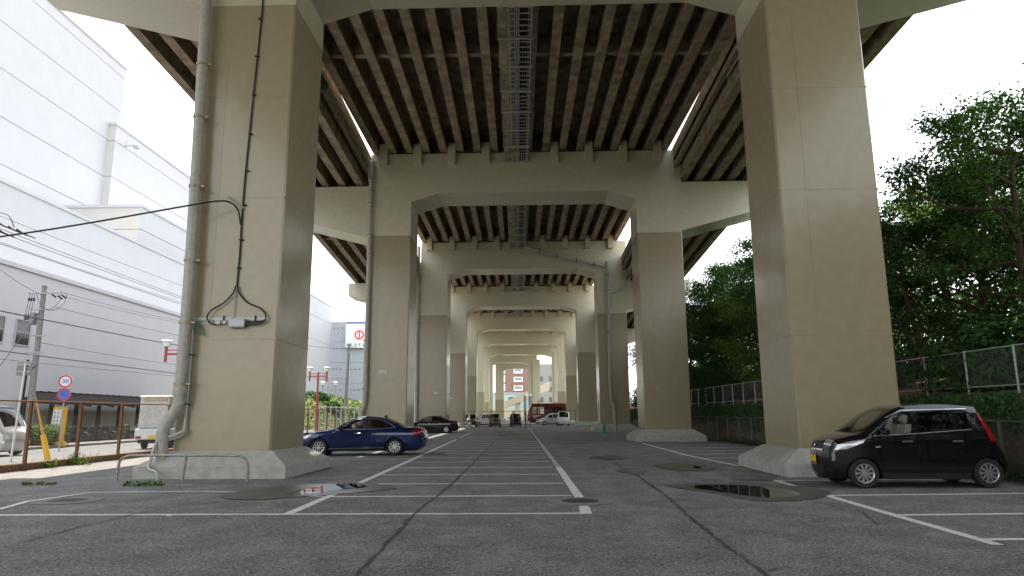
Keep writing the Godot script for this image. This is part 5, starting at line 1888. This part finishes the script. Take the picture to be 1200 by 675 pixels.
func make_wheel(parent: Node3D, at: Vector3, r: float, width: float, spokes: int, style: int) -> void:
	var sd := signf(at.z)
	var wh := Node3D.new()
	wh.name = "wheel"
	parent.add_child(wh, true)
	wh.position = at
	var ax := Vector3(0, 0, sd)
	var b := MB.new()
	var rr := r * 0.66
	b.lathe([Vector2(rr, width * 0.42), Vector2(r * 0.93, width * 0.5), Vector2(r * 0.985, width * 0.40), Vector2(r, 0.0), Vector2(r * 0.985, -width * 0.40), Vector2(r * 0.9, -width * 0.5), Vector2(0.0, -width * 0.5)], Vector3.ZERO, ax, 28)
	part("tyre", b, M.tyre, wh)
	b = MB.new()
	b.lathe([Vector2(0.0, width * 0.18), Vector2(rr * 0.99, width * 0.18)], Vector3.ZERO, ax, 24)
	part("brake_well", b, M.under, wh)
	b = MB.new()
	b.lathe([Vector2(rr * 0.88, width * 0.30), Vector2(rr * 0.90, width * 0.44), Vector2(rr, width * 0.47), Vector2(rr * 1.02, width * 0.42)], Vector3.ZERO, ax, 28)
	b.lathe([Vector2(0.0, width * 0.50), Vector2(rr * 0.16, width * 0.50), Vector2(rr * 0.2, width * 0.40)], Vector3.ZERO, ax, 14)
	for k in spokes:
		var a := TAU * k / spokes
		var d := Vector3(cos(a), sin(a), 0)
		var s := Vector3(-sin(a), cos(a), 0)
		var w0 := rr * (0.09 if style == 0 else 0.06)
		var w1 := rr * (0.16 if style == 0 else 0.10)
		var z0 := ax * width * 0.38
		var z1 := ax * width * 0.47
		b.hexa([d * rr * 0.12 - s * w0 + z0, d * rr * 0.12 + s * w0 + z0, d * rr * 0.93 + s * w1 + z0, d * rr * 0.93 - s * w1 + z0,
			d * rr * 0.12 - s * w0 * 0.8 + z1, d * rr * 0.12 + s * w0 * 0.8 + z1, d * rr * 0.93 + s * w1 * 0.8 + z1, d * rr * 0.93 - s * w1 * 0.8 + z1])
	part("rim", b, M.alloy, wh)

func make_car(t: Node3D, spec: Dictionary) -> Car:
	var c := Car.new()
	c.L = spec.L
	c.W = spec.W
	c.belt = spec.belt
	c.roof = spec.roof
	c.wheels = spec.wheels
	c.wr = spec.wr
	c.tumble = spec.get("tumble", 0.16)
	c.nose = spec.get("nose", 0.22)
	c.tail = spec.get("tail", 0.14)
	c.refine(spec.outline)
	var cell: float = spec.get("cell", 0.12)
	var paintm: Material = spec.paint
	var sidep := PackedVector2Array()
	for p in c.prof:
		sidep.append(p)
	if Geometry2D.is_polygon_clockwise(sidep):
		sidep.reverse()
	var cuts := []
	for w in c.wheels:
		var ar := disc_poly(w, c.wr * 0.97, c.wr * 1.16, 26)
		ar.append_array(PackedVector2Array())
		cuts.append(ar)
		cuts.append(PackedVector2Array([Vector2(w - c.wr * 1.16, -0.1), Vector2(w + c.wr * 1.16, -0.1), Vector2(w + c.wr * 1.16, c.wr * 0.97), Vector2(w - c.wr * 1.16, c.wr * 0.97)]))
	for p in spec.windows:
		cuts.append(PackedVector2Array(p))
	for p in spec.get("seams", []):
		# thin open joints round the doors
		for k in p.size() - 1:
			var d: Vector2 = (p[k + 1] - p[k]).normalized()
			var s := Vector2(-d.y, d.x) * 0.006
			cuts.append(PackedVector2Array([p[k] - s, p[k + 1] - s, p[k + 1] + s, p[k] + s]))
	var b := MB.new()
	car_side(c, b, [sidep], cuts, 0.0, cell)
	# top skin, leaving out glass
	var k := 0
	while k < c.tags.size():
		var e := k
		while e < c.tags.size() and c.tags[e] == c.tags[k]:
			e += 1
		if c.tags[k] == "body":
			car_skin(c, b, k, e - 0.0001 if e < c.tags.size() else c.prof.size() - 1.001, -1, 1, 0, (e - k), 10)
		elif c.tags[k] == "front" or c.tags[k] == "rear":
			for sd in [[-1.0, -0.86], [0.86, 1.0]]:
				car_skin(c, b, k, e, sd[0], sd[1], 0, (e - k), 2)
		k = e
	part("body", b, paintm, t)
	k = 0
	while k < c.tags.size():
		var e := k
		while e < c.tags.size() and c.tags[e] == c.tags[k]:
			e += 1
		if c.tags[k] == "front" or c.tags[k] == "rear":
			b = MB.new()
			car_skin(c, b, k, e, -0.86, 0.86, 0.002, (e - k), 8)
			part("windscreen" if c.tags[k] == "front" else "rear_window", b, spec.glass if c.tags[k] == "front" else M.glass_dark, t)
		k = e
	for i in spec.windows.size():
		for sd in [-1.0, 1.0]:
			b = MB.new()
			car_side(c, b, [PackedVector2Array(spec.windows[i])], [], -0.006, cell * 1.5, [sd])
			part("side_window", b, spec.glass if i in spec.get("clear", []) else M.glass_dark, t)
	# underbody
	b = MB.new()
	b.cbox(Vector3(-c.L / 2.0 + 0.25, 0.16, -c.W + 0.24), Vector3(c.L / 2.0 - 0.22, spec.get("under", 0.62), c.W - 0.24), 0.05)
	part("underbody", b, M.under, t)
	for sd in [-1.0, 1.0]:
		b = MB.new()
		b.box(Vector3(c.wheels[0] + c.wr * 1.25 - c.L / 2.0, 0.17, minf(sd * (c.W - 0.3), sd * (c.W - 0.03))), Vector3(c.wheels[1] - c.wr * 1.25 - c.L / 2.0, spec.get("under", 0.62), maxf(sd * (c.W - 0.3), sd * (c.W - 0.03))))
		part("sill_box", b, M.under, t)
	for w in c.wheels:
		for sd in [-1.0, 1.0]:
			make_wheel(t, Vector3(w - c.L / 2.0, c.wr, sd * (c.W - 0.11)), c.wr, 0.19, spec.get("spokes", 10), spec.get("style", 0))
	return c

func side_patch(t: Node3D, c: Car, called: String, poly: Array, m: Material, off := 0.006, sides := [-1.0, 1.0]) -> void:
	for sd in sides:
		var b := MB.new()
		car_side(c, b, [PackedVector2Array(poly)], [], off, 0.08, [sd])
		part(called, b, m, t)

func skin_patch(t: Node3D, c: Car, called: String, u0: float, u1: float, t0: float, t1: float, m: Material, off := 0.008) -> Node3D:
	var b := MB.new()
	car_skin(c, b, u0, u1, t0, t1, off, 4, 6)
	return part(called, b, m, t)

func v2(a: Array) -> Array:
	var o := []
	for k in range(0, a.size(), 2):
		o.append(Vector2(a[k], a[k + 1]))
	return o

func kei_spec(pm: Material, gl: Material, cell := 0.065) -> Dictionary:
	return {"L": 3.40, "W": 0.74, "belt": 1.02, "roof": 1.63, "wheels": [0.56, 2.97], "wr": 0.285, "paint": pm, "glass": gl, "cell": cell, "nose": 0.24, "tail": 0.10, "tumble": 0.11,
		"outline": [[0.06, 0.19, "body"], [0.01, 0.36, "body"], [0.0, 0.58, "body"], [0.03, 0.78, "body"], [0.11, 0.91, "body"], [0.34, 1.01, "body"], [0.58, 1.07, "front"], [0.95, 1.33, "front"], [1.27, 1.53, "body"], [1.55, 1.60, "body"], [2.2, 1.63, "body"], [2.82, 1.585, "body"], [2.95, 1.52, "rear"], [3.13, 1.12, "body"], [3.22, 0.86, "body"], [3.34, 0.68, "body"], [3.38, 0.48, "body"], [3.30, 0.22, "body"]],
		"windows": [v2([0.94, 1.035, 1.63, 1.075, 1.63, 1.505, 1.42, 1.49, 1.17, 1.36]), v2([1.71, 1.08, 2.42, 1.135, 2.33, 1.52, 1.71, 1.515]), v2([2.49, 1.14, 2.72, 1.155, 2.70, 1.50, 2.40, 1.52]), v2([0.76, 1.025, 0.88, 1.035, 0.88, 1.13])],
		"clear": [0, 3], "seams": [v2([0.86, 1.0, 0.92, 0.30, 1.67, 0.28, 1.67, 1.52]), v2([1.67, 0.28, 2.30, 0.28, 2.58, 0.75, 2.60, 1.14, 2.38, 1.53])],
		"spokes": 10, "style": 0}

func sedan_spec(pm: Material, gl: Material, cell := 0.08) -> Dictionary:
	return {"L": 4.88, "W": 0.90, "belt": 0.95, "roof": 1.46, "wheels": [0.92, 3.80], "wr": 0.325, "paint": pm, "glass": gl, "cell": cell, "nose": 0.20, "tail": 0.14, "tumble": 0.22,
		"outline": [[0.14, 0.20, "body"], [0.02, 0.36, "body"], [0.0, 0.55, "body"], [0.06, 0.68, "body"], [0.32, 0.79, "body"], [0.90, 0.90, "body"], [1.42, 0.98, "front"], [1.80, 1.20, "front"], [2.20, 1.38, "body"], [2.60, 1.455, "body"], [3.0, 1.455, "body"], [3.35, 1.39, "rear"], [3.75, 1.22, "rear"], [4.10, 1.06, "body"], [4.45, 1.03, "body"], [4.72, 1.0, "body"], [4.82, 0.85, "body"], [4.88, 0.60, "body"], [4.85, 0.38, "body"], [4.74, 0.22, "body"]],
		"windows": [v2([1.62, 0.985, 2.62, 1.0, 2.60, 1.37, 2.28, 1.33, 1.95, 1.20]), v2([2.70, 1.0, 3.42, 1.03, 3.30, 1.31, 3.05, 1.36, 2.70, 1.375]), v2([3.49, 1.035, 3.72, 1.06, 3.38, 1.28])],
		"clear": [0], "seams": [v2([1.50, 0.96, 1.56, 0.30, 2.65, 0.28, 2.65, 1.38]), v2([2.65, 0.28, 3.30, 0.30, 3.46, 0.75, 3.46, 1.03])],
		"under": 0.86, "spokes": 10, "style": 1}

func finish_kei(t: Node3D, c: Car, plate: Material, full: bool) -> void:
	side_patch(t, c, "headlight", v2([0.06, 0.74, 0.26, 0.75, 0.58, 0.88, 0.62, 0.945, 0.36, 0.91, 0.12, 0.84]), M.lamp_clear, 0.016)
	side_patch(t, c, "tail_light", v2([3.06, 0.90, 3.17, 0.90, 3.15, 1.05, 3.02, 1.30, 2.92, 1.48, 2.90, 1.40, 3.0, 1.12]), M.lamp_red, 0.014)
	for s in [[-0.96, -0.6], [0.6, 0.96]]:
		skin_patch(t, c, "headlight_front", 12.6, 15.6, s[0], s[1], M.lamp_clear, 0.016)
	skin_patch(t, c, "grille", 10.6, 13.4, -0.55, 0.55, M.black_plastic, 0.006)
	skin_patch(t, c, "grille_bar", 10.2, 10.9, -0.62, 0.62, M.chrome, 0.02)
	skin_patch(t, c, "emblem", 11.7, 12.7, -0.06, 0.06, M.chrome, 0.022)
	skin_patch(t, c, "lower_grille", 2.5, 6.0, -0.6, 0.6, M.black_plastic, 0.006)
	var pl := skin_patch(t, c, "licence_plate", 5.6, 8.6, -0.24, 0.24, plate, 0.03)
	var pm := MB.new()
	for k in 4:
		pm.box(Vector3(-c.L / 2.0 - 0.168, 0.42, -0.12 + k * 0.065), Vector3(-c.L / 2.0 - 0.160, 0.49, -0.085 + k * 0.065))
	part("plate_marks", pm, M.ink, pl)
	for sd in [-1.0, 1.0]:
		var b := MB.new()
		b.cbox(Vector3(-0.80, 1.03, sd * 0.86 - 0.09), Vector3(-0.66, 1.17, sd * 0.86 + 0.09), 0.04)
		part("door_mirror", b, t.get_node("body").material_override, t)
		for s in [1.44, 2.42]:
			b = MB.new()
			var p := Vector3(s - c.L / 2.0, 0.90, sd * (c.w(s, 0.90) + 0.012))
			b.cbox(p - Vector3(0.11, 0.018, 0.014), p + Vector3(0.11, 0.018, 0.014), 0.012)
			part("door_handle", b, M.steel_dark, t)
	side_patch(t, c, "window_trim", v2([0.80, 1.005, 1.7, 1.05, 2.74, 1.125, 2.74, 1.14, 1.7, 1.066, 0.80, 1.02]), M.alloy, 0.006)
	side_patch(t, c, "roof_trim", v2([1.1, 1.36, 1.42, 1.505, 2.72, 1.53, 2.72, 1.545, 1.42, 1.52, 1.08, 1.37]), M.alloy, 0.006)
	side_patch(t, c, "side_repeater", v2([0.80, 0.78, 0.90, 0.79, 0.90, 0.82, 0.81, 0.81]), M.lamp_clear, 0.01)
	if full:
		for s in [[1.33, 0.30], [1.33, -0.30], [2.35, 0.30], [2.35, -0.30]]:
			var b := MB.new()
			var x: float = s[0] - c.L / 2.0
			b.cbox(Vector3(x - 0.28, 0.62, s[1] - 0.22), Vector3(x + 0.22, 0.80, s[1] + 0.22), 0.07)
			b.hexa([Vector3(x + 0.12, 0.74, s[1] - 0.21), Vector3(x + 0.26, 0.74, s[1] - 0.21), Vector3(x + 0.26, 0.74, s[1] + 0.21), Vector3(x + 0.12, 0.74, s[1] + 0.21), Vector3(x + 0.24, 1.24, s[1] - 0.17), Vector3(x + 0.36, 1.24, s[1] - 0.17), Vector3(x + 0.36, 1.24, s[1] + 0.17), Vector3(x + 0.24, 1.24, s[1] + 0.17)])
			b.cbox(Vector3(x + 0.24, 1.24, s[1] - 0.13), Vector3(x + 0.36, 1.44, s[1] + 0.13), 0.055)
			part("seat", b, M.seat, t)
		var b2 := MB.new()
		b2.cbox(Vector3(-0.95, 0.62, -0.62), Vector3(-0.62, 1.0, 0.62), 0.06)
		part("dashboard", b2, M.trim, t)
		b2 = MB.new()
		var ring := []
		for k in 17:
			ring.append(Vector3(-0.52 + 0.06 * sin(TAU * k / 16.0), 1.0 + 0.17 * sin(TAU * k / 16.0), 0.30 * -1 + 0.17 * cos(TAU * k / 16.0)))
		b2.tube(ring, 0.016, 6, false)
		part("steering_wheel", b2, M.trim, t)
		b2 = MB.new()
		b2.cbox(Vector3(-0.36, 1.38, -0.11), Vector3(-0.33, 1.45, 0.11), 0.01)
		part("rear_view_mirror", b2, M.trim, t)
		b2 = MB.new()
		for s in [0.15, -0.45]:
			b2.tube([Vector3(-1.02, 1.1, s), Vector3(-0.95, 1.15, s + 0.5)], 0.012, 5)
		part("wiper", b2, M.black_plastic, t)

func finish_sedan(t: Node3D, c: Car) -> void:
	side_patch(t, c, "headlight", v2([0.08, 0.62, 0.45, 0.66, 0.66, 0.79, 0.35, 0.76, 0.10, 0.70]), M.lamp_clear, 0.016)
	side_patch(t, c, "tail_light", v2([4.38, 0.82, 4.82, 0.76, 4.80, 0.93, 4.55, 0.96]), M.lamp_red, 0.012)
	var n := c.prof.size()
	for s in [[-1.0, -0.5], [0.5, 1.0]]:
		skin_patch(t, c, "tail_light_rear", 60.4, 63.8, s[0], s[1], M.lamp_red, 0.012)
	skin_patch(t, c, "grille", 8.5, 11.5, -0.4, 0.4, M.chrome, 0.01)
	for sd in [-1.0, 1.0]:
		var b := MB.new()
		b.cbox(Vector3(-0.78, 0.97, sd * 1.0 - 0.1), Vector3(-0.62, 1.10, sd * 1.0 + 0.1), 0.045)
		part("door_mirror", b, t.get_node("body").material_override, t)
		for s in [2.38, 3.32]:
			b = MB.new()
			var p := Vector3(s - c.L / 2.0, 0.84, sd * (c.w(s, 0.84) + 0.012))
			b.cbox(p - Vector3(0.12, 0.018, 0.016), p + Vector3(0.12, 0.018, 0.016), 0.014)
			part("door_handle", b, M.alloy, t)
	side_patch(t, c, "window_trim", v2([1.55, 0.962, 2.65, 0.978, 3.5, 1.012, 3.80, 1.045, 3.80, 1.06, 3.5, 1.027, 2.65, 0.993, 1.55, 0.977]), M.alloy, 0.006)
	side_patch(t, c, "roof_trim", v2([1.9, 1.19, 2.28, 1.345, 2.65, 1.39, 3.05, 1.375, 3.36, 1.30, 3.80, 1.06, 3.81, 1.075, 3.38, 1.315, 3.06, 1.39, 2.65, 1.405, 2.27, 1.36, 1.89, 1.205]), M.alloy, 0.006)
	side_patch(t, c, "sill_trim", v2([1.3, 0.27, 3.4, 0.29, 3.4, 0.305, 1.3, 0.285]), M.alloy, 0.006)
	var b2 := MB.new()
	b2.hexa([Vector3(0.75, 1.40, -0.01), Vector3(1.0, 1.30, -0.01), Vector3(1.0, 1.30, 0.01), Vector3(0.75, 1.40, 0.01), Vector3(0.88, 1.52, -0.01), Vector3(0.94, 1.52, -0.01), Vector3(0.94, 1.52, 0.01), Vector3(0.88, 1.52, 0.01)])
	part("roof_aerial", b2, M.black_plastic, t)
	for s in [[2.2, 0.4], [2.2, -0.4], [3.1, 0.0]]:
		var x: float = s[0] - c.L / 2.0
		b2 = MB.new()
		b2.cbox(Vector3(x, 0.87, s[1] - (0.24 if s[1] != 0.0 else 0.6)), Vector3(x + 0.14, 1.16, s[1] + (0.24 if s[1] != 0.0 else 0.6)), 0.05)
		part("seat", b2, plain(lin(0.30, 0.29, 0.26), 0.9), t)
	b2 = MB.new()
	var ring := []
	for k in 17:
		ring.append(Vector3(-0.62 + 0.06 * sin(TAU * k / 16.0), 0.98 + 0.18 * sin(TAU * k / 16.0), -0.38 + 0.18 * cos(TAU * k / 16.0)))
	b2.tube(ring, 0.016, 6, false)
	part("steering_wheel", b2, M.trim, t)

func build_cars() -> void:
	var t := thing("hatchback", "black small hatchback with a yellow plate and pale green seats by the ivy wall", "car", on(8.42, 15.72), -0.03)
	t.scale = Vector3.ONE * 1.05
	var c := make_car(t, kei_spec(paint(0.006, 0.006, 0.008, 0.0, 0.25), M.glass_clear))
	finish_kei(t, c, M.plate_yellow, true)
	t = thing("saloon_car", "dark blue saloon car parked behind the cable-box pier", "car", on(-6.30, 28.55), 0.05)
	t.scale = Vector3.ONE * 1.02
	c = make_car(t, sedan_spec(paint(0.008, 0.018, 0.085, 0.3, 0.2), M.glass_clear))
	finish_sedan(t, c)
	t = thing("saloon_car", "black saloon car parked before the slanting-pipe pier", "car", on(-7.75, 61.4), 0.14)
	c = make_car(t, sedan_spec(paint(0.010, 0.012, 0.010, 0.2, 0.2), M.glass_clear, 0.16))
	finish_sedan(t, c)
	# row of small cars at the far end
	for s in [[-6.2, 92.0, paint(0.010, 0.010, 0.012), "black", PI / 2.0, "black small car with a bright rear window at the far end of the car park"],
			[-3.05, 90.5, paint(0.17, 0.13, 0.08, 0.5), "tan", -PI / 2.0, "tan small van at the far end of the car park"],
			[-0.45, 90.0, paint(0.014, 0.012, 0.012), "dark", -PI / 2.0, "dark boxy small car facing out at the far end, beside the tan van"],
			[-4.7, 97.0, paint(0.70, 0.70, 0.72, 0.0), "white", 0.3, "white car half hidden behind the tan van"],
			[4.6, 97.5, paint(0.70, 0.70, 0.72, 0.0), "white", 0.05, "white hatchback nose beside the white van"],
			[9.2, 94.0, paint(0.66, 0.66, 0.68, 0.0), "white", -0.7, "white car half hidden by a far tree-side plinth"]]:
		t = thing("small_car", s[5], "car", on(s[0], s[1]), s[4])
		c = make_car(t, kei_spec(s[2], M.glass_dark, 0.3))
		finish_kei(t, c, M.plate_yellow, false)
	# white van
	var van := {"L": 3.6, "W": 0.82, "belt": 1.1, "roof": 1.9, "wheels": [0.55, 2.85], "wr": 0.29, "paint": paint(0.72, 0.72, 0.72, 0.0), "glass": M.glass_dark, "cell": 0.3, "nose": 0.15, "tail": 0.08, "tumble": 0.1,
		"outline": [[0.10, 0.22, "body"], [0.0, 0.5, "body"], [0.05, 0.85, "body"], [0.18, 1.08, "front"], [0.5, 1.6, "front"], [0.72, 1.82, "body"], [1.2, 1.9, "body"], [3.2, 1.88, "body"], [3.42, 1.78, "rear"], [3.52, 1.15, "body"], [3.58, 0.6, "body"], [3.5, 0.24, "body"]],
		"windows": [v2([0.55, 1.12, 1.3, 1.14, 1.3, 1.7, 0.85, 1.68]), v2([1.4, 1.15, 2.35, 1.16, 2.35, 1.7, 1.4, 1.7]), v2([2.45, 1.16, 3.3, 1.17, 3.25, 1.68, 2.45, 1.7])]}
	t = thing("small_van", "white boxy van with its rear windows facing the car park, beside the minibus", "van", on(6.0, 96.5), -PI / 2.0 + PI)
	c = make_car(t, van)
	side_patch(t, c, "tail_light", v2([3.44, 0.7, 3.56, 0.7, 3.53, 1.0, 3.46, 1.0]), M.lamp_red, 0.01)
	skin_patch(t, c, "licence_plate", 38.0, 40.0, -0.2, 0.2, M.plate_yellow, 0.02)
	skin_patch(t, c, "rear_door_window", 33.0, 36.0, -0.8, 0.8, M.glass_dark, 0.004)
	# silver van on the street
	van.paint = paint(0.42, 0.42, 0.41, 0.3)
	van.cell = 0.16
	t = thing("street_van", "silver van passing behind the fence beside the square sign post", "van", on(-22.45, 28.9), PI)
	t.scale = Vector3.ONE * 1.06
	c = make_car(t, van)
	side_patch(t, c, "headlight", v2([0.04, 0.72, 0.25, 0.75, 0.3, 0.92, 0.1, 0.9]), M.lamp_clear, 0.01)
	for sd in [-1.0, 1.0]:
		var b := MB.new()
		b.cbox(Vector3(-1.22, 1.12, sd * 0.92 - 0.08), Vector3(-1.08, 1.34, sd * 0.92 + 0.08), 0.04)
		part("door_mirror", b, M.black_plastic, t)
	# maroon minibus
	var bus := {"L": 7.0, "W": 1.05, "belt": 1.35, "roof": 2.6, "wheels": [1.3, 5.2], "wr": 0.38, "paint": paint(0.115, 0.012, 0.02, 0.1), "glass": M.glass_clear, "cell": 0.4, "nose": 0.1, "tail": 0.06, "tumble": 0.12,
		"outline": [[0.08, 0.3, "body"], [0.0, 0.7, "body"], [0.05, 1.25, "front"], [0.35, 2.15, "front"], [0.55, 2.45, "body"], [1.0, 2.6, "body"], [6.4, 2.6, "body"], [6.85, 2.45, "rear"], [6.95, 1.4, "body"], [6.98, 0.7, "body"], [6.9, 0.32, "body"]],
		"windows": [v2([0.45, 1.3, 1.2, 1.3, 1.2, 2.2, 0.62, 2.15]), v2([1.3, 1.3, 2.2, 1.3, 2.2, 2.2, 1.3, 2.2]), v2([2.3, 1.4, 3.6, 1.4, 3.6, 2.2, 2.3, 2.2]), v2([3.7, 1.4, 5.0, 1.4, 5.0, 2.2, 3.7, 2.2]), v2([5.1, 1.4, 6.6, 1.4, 6.6, 2.2, 5.1, 2.2])], "clear": [0, 1], "under": 0.9}
	t = thing("minibus", "maroon minibus parked across the far end of the car park", "bus", on(5.8, 116.0), 0.0)
	t.scale = Vector3.ONE * 1.25
	c = make_car(t, bus)
	side_patch(t, c, "headlight", v2([0.03, 0.75, 0.2, 0.75, 0.2, 0.95, 0.03, 0.95]), M.lamp_clear, 0.01)

# ------------------------------------------------------------------ far end
func build_far_end() -> void:
	var t := thing("end_fence", "thin grey rail fence closing the far end of the car park", "fence", on(-6.6, 84.5))
	var b := MB.new()
	for x in [0.0, 5.9, 7.4, 7.9, 13.4]:
		b = MB.new()
		b.tube([Vector3(x, -0.05, 0), Vector3(x, 1.95, 0)], 0.05 if x != 7.4 else 0.08, 8)
		part("post", b, M.steel_dark, t)
	for y in [1.93, 0.35]:
		b = MB.new()
		b.tube([Vector3(0, y, 0), Vector3(13.4, y, 0)], 0.035, 6)
		part("rail", b, M.steel_dark, t)
	b = MB.new()
	for k in 67:
		b.tube([Vector3(0.1 + k * 0.2, 0.36, 0), Vector3(0.1 + k * 0.2, 1.92, 0)], 0.004, 3, false)
	var cl := part("wire_mesh", b, M.steel_dark, t)
	cl.set_meta("kind", "stuff")
	# ramp rising to the right
	t = thing("exit_ramp", "pale concrete ramp climbing under the farthest spans", "ramp", on(0, 205.0))
	b = MB.new()
	b.prism(PackedVector2Array([Vector2(-4.2, 3.2), Vector2(9.0, 8.5), Vector2(9.0, 11.0), Vector2(-4.2, 5.2)]), 0.0, -6.0)
	part("parapet", b, M.ramp, t)
	for x in [-0.5, 4.0]:
		b = MB.new()
		b.box(Vector3(x - 0.7, -0.5, -5.0), Vector3(x + 0.7, 4.6 + x * 0.4, -0.5))
		part("support", b, M.pier_light, t)
	t = thing("office_wall", "pale grey wall beneath the exit ramp", "wall", on(0, 216.0))
	b = MB.new()
	b.box(Vector3(-16, -0.5, -3), Vector3(26, 3.2, 0))
	part("wall", b, M.ramp, t)
	for k in 6:
		b = MB.new()
		b.box(Vector3(-14 + k * 6.0, 0.2, 0.0), Vector3(-11.5 + k * 6.0, 2.5, 0.06))
		part("shutter", b, M.sign_grey, t)
	t = thing("teal_screen", "pale teal glazed wall below the red brick block", "wall", on(-8.0, 236.0))
	b = MB.new()
	b.box(Vector3(-6, 0, -1), Vector3(14, 8.2, 0))
	part("wall", b, M.teal, t)
	b = MB.new()
	b.box(Vector3(4.6, 4.8, 0.0), Vector3(8.4, 7.2, 0.1))
	part("dark_window", b, plain(lin(0.03, 0.16, 0.13), 0.2), t)
	b = MB.new()
	b.box(Vector3(-6.1, 8.202, -1.1), Vector3(14.1, 8.8, 0.15))
	part("cornice", b, M.clad_blue, t)
	t = thing("brick_block", "red brick apartment block with white bays beyond the viaduct", "building", on(-5.2, 262.0))
	b = MB.new()
	b.box(Vector3(0, 0, -14), Vector3(9.6, 26.0, 0))
	part("wall", b, M.brick, t)
	for f in 6:
		b = MB.new()
		b.box(Vector3(-0.8, 6.6 + f * 3.2, -6), Vector3(-0.002, 7.2 + f * 3.2, -1))
		part("balcony", b, M.brick, t)
		for q in 1:
			var wn := Node3D.new()
			wn.name = "window"
			t.add_child(wn, true)
			wn.position = Vector3(5.0 + q * 7.5, 7.0 + f * 3.2, 0)
			b = MB.new()
			b.box(Vector3(-1.7, 0, 0), Vector3(1.7, 1.9, 0.35))
			part("bay", b, M.sign_white, wn)
			b = MB.new()
			b.box(Vector3(-1.3, 0.7, 0.35), Vector3(1.3, 1.6, 0.4))
			part("pane", b, plain(lin(0.25, 0.28, 0.30), 0.1), wn)
	# pale block closing the view beyond the columns on the right
	t = thing("far_block", "pale grey concrete block seen between the farthest tree-side columns", "building", on(4.2, 225.0))
	b = MB.new()
	b.box(Vector3(0, -0.5, -12), Vector3(30, 17.5, 0))
	part("wall", b, plain(lin(0.28, 0.28, 0.27), 0.85), t)
	for k in 4:
		for f in 4:
			b = MB.new()
			b.box(Vector3(1.5 + k * 4.0, 2.0 + f * 3.3, 0), Vector3(3.6 + k * 4.0, 3.6 + f * 3.3, 0.06))
			part("window", b, plain(lin(0.10, 0.11, 0.12), 0.1), t)
	# low white posts
	for s in [[1.3, 150.0], [2.4, 152.0]]:
		t = thing("marker_post", "slim white-capped grey post near the exit ramp", "post", on(s[0], s[1]), 0.0, "posts near the exit ramp")
		b = MB.new()
		b.tube([Vector3(0, -0.1, 0), Vector3(0, 5.4, 0)], 0.28, 8)
		part("shaft", b, M.concrete_pole, t)
		b = MB.new()
		b.lathe([Vector2(0.42, 0.0), Vector2(0.42, 0.3), Vector2(0.0, 0.6)], Vector3(0, 5.4, 0), Vector3.UP, 10)
		part("cap", b, M.sign_white, t)

func build_small_things() -> void:
	# manholes
	for s in [[1.10, 13.05, "iron manhole lid in a concrete ring on the lane line"], [-8.5, 13.5, "worn manhole lid in a concrete ring by the bay outline"]]:
		var t := thing("manhole_cover", s[2], "manhole", on(s[0], s[1], 0.0))
		var b := MB.new()
		b.lathe([Vector2(0.34, 0.014), Vector2(0.34, 0.0145), Vector2(0.58, 0.0145), Vector2(0.6, 0.005)], Vector3.ZERO, Vector3.UP, 32)
		part("concrete_ring", b, tri_mat(lin(0.24, 0.235, 0.22), M.plinth.albedo_texture, Vector3(0.8, 0.8, 0.8), 0.9), t)
		b = MB.new()
		b.lathe([Vector2(0.335, 0.005), Vector2(0.33, 0.018), Vector2(0.0, 0.018)], Vector3.ZERO, Vector3.UP, 28)
		for k in 6:
			b.box(Vector3(-0.24, 0.018, -0.21 + k * 0.075), Vector3(0.24, 0.022, -0.18 + k * 0.075))
		part("iron_lid", b, M.iron, t)
	# traffic cone
	var tc := thing("traffic_cone", "green traffic cone beside the plinth of the slanting-pipe pier", "cone", on(6.95, 58.0))
	var b2 := MB.new()
	b2.cbox(Vector3(-0.24, 0.0, -0.24), Vector3(0.24, 0.06, 0.24), 0.02)
	part("base", b2, M.cone, tc)
	b2 = MB.new()
	b2.lathe([Vector2(0.19, 0.06), Vector2(0.06, 0.82), Vector2(0.05, 0.86), Vector2(0.0, 0.87)], Vector3.ZERO, Vector3.UP, 16)
	part("cone_body", b2, M.cone, tc)
	# red and white barrier post near the black saloon
	tc = thing("barrier_post", "thin red and white post standing behind the black saloon", "post", on(-4.9, 66.0))
	b2 = MB.new()
	b2.tube([Vector3(0, 0, 0), Vector3(0, 0.95, 0)], 0.05, 8)
	part("shaft", b2, M.sign_white, tc)
	for y in [0.25, 0.75]:
		b2 = MB.new()
		b2.lathe([Vector2(0.052, -0.1), Vector2(0.056, -0.1), Vector2(0.056, 0.1), Vector2(0.052, 0.1)], Vector3(0, y, 0), Vector3.UP, 8)
		part("red_band", b2, M.sign_red, tc)
	# litter
	b2 = MB.new()
	b2.cbox(V(-5.55, 0.012, 11.35), V(-5.47, 0.02, 11.29), 0.003)
	one("paper_scrap", b2, M.sign_white, "tiny white paper scrap on the tarmac near the long crack", "litter")
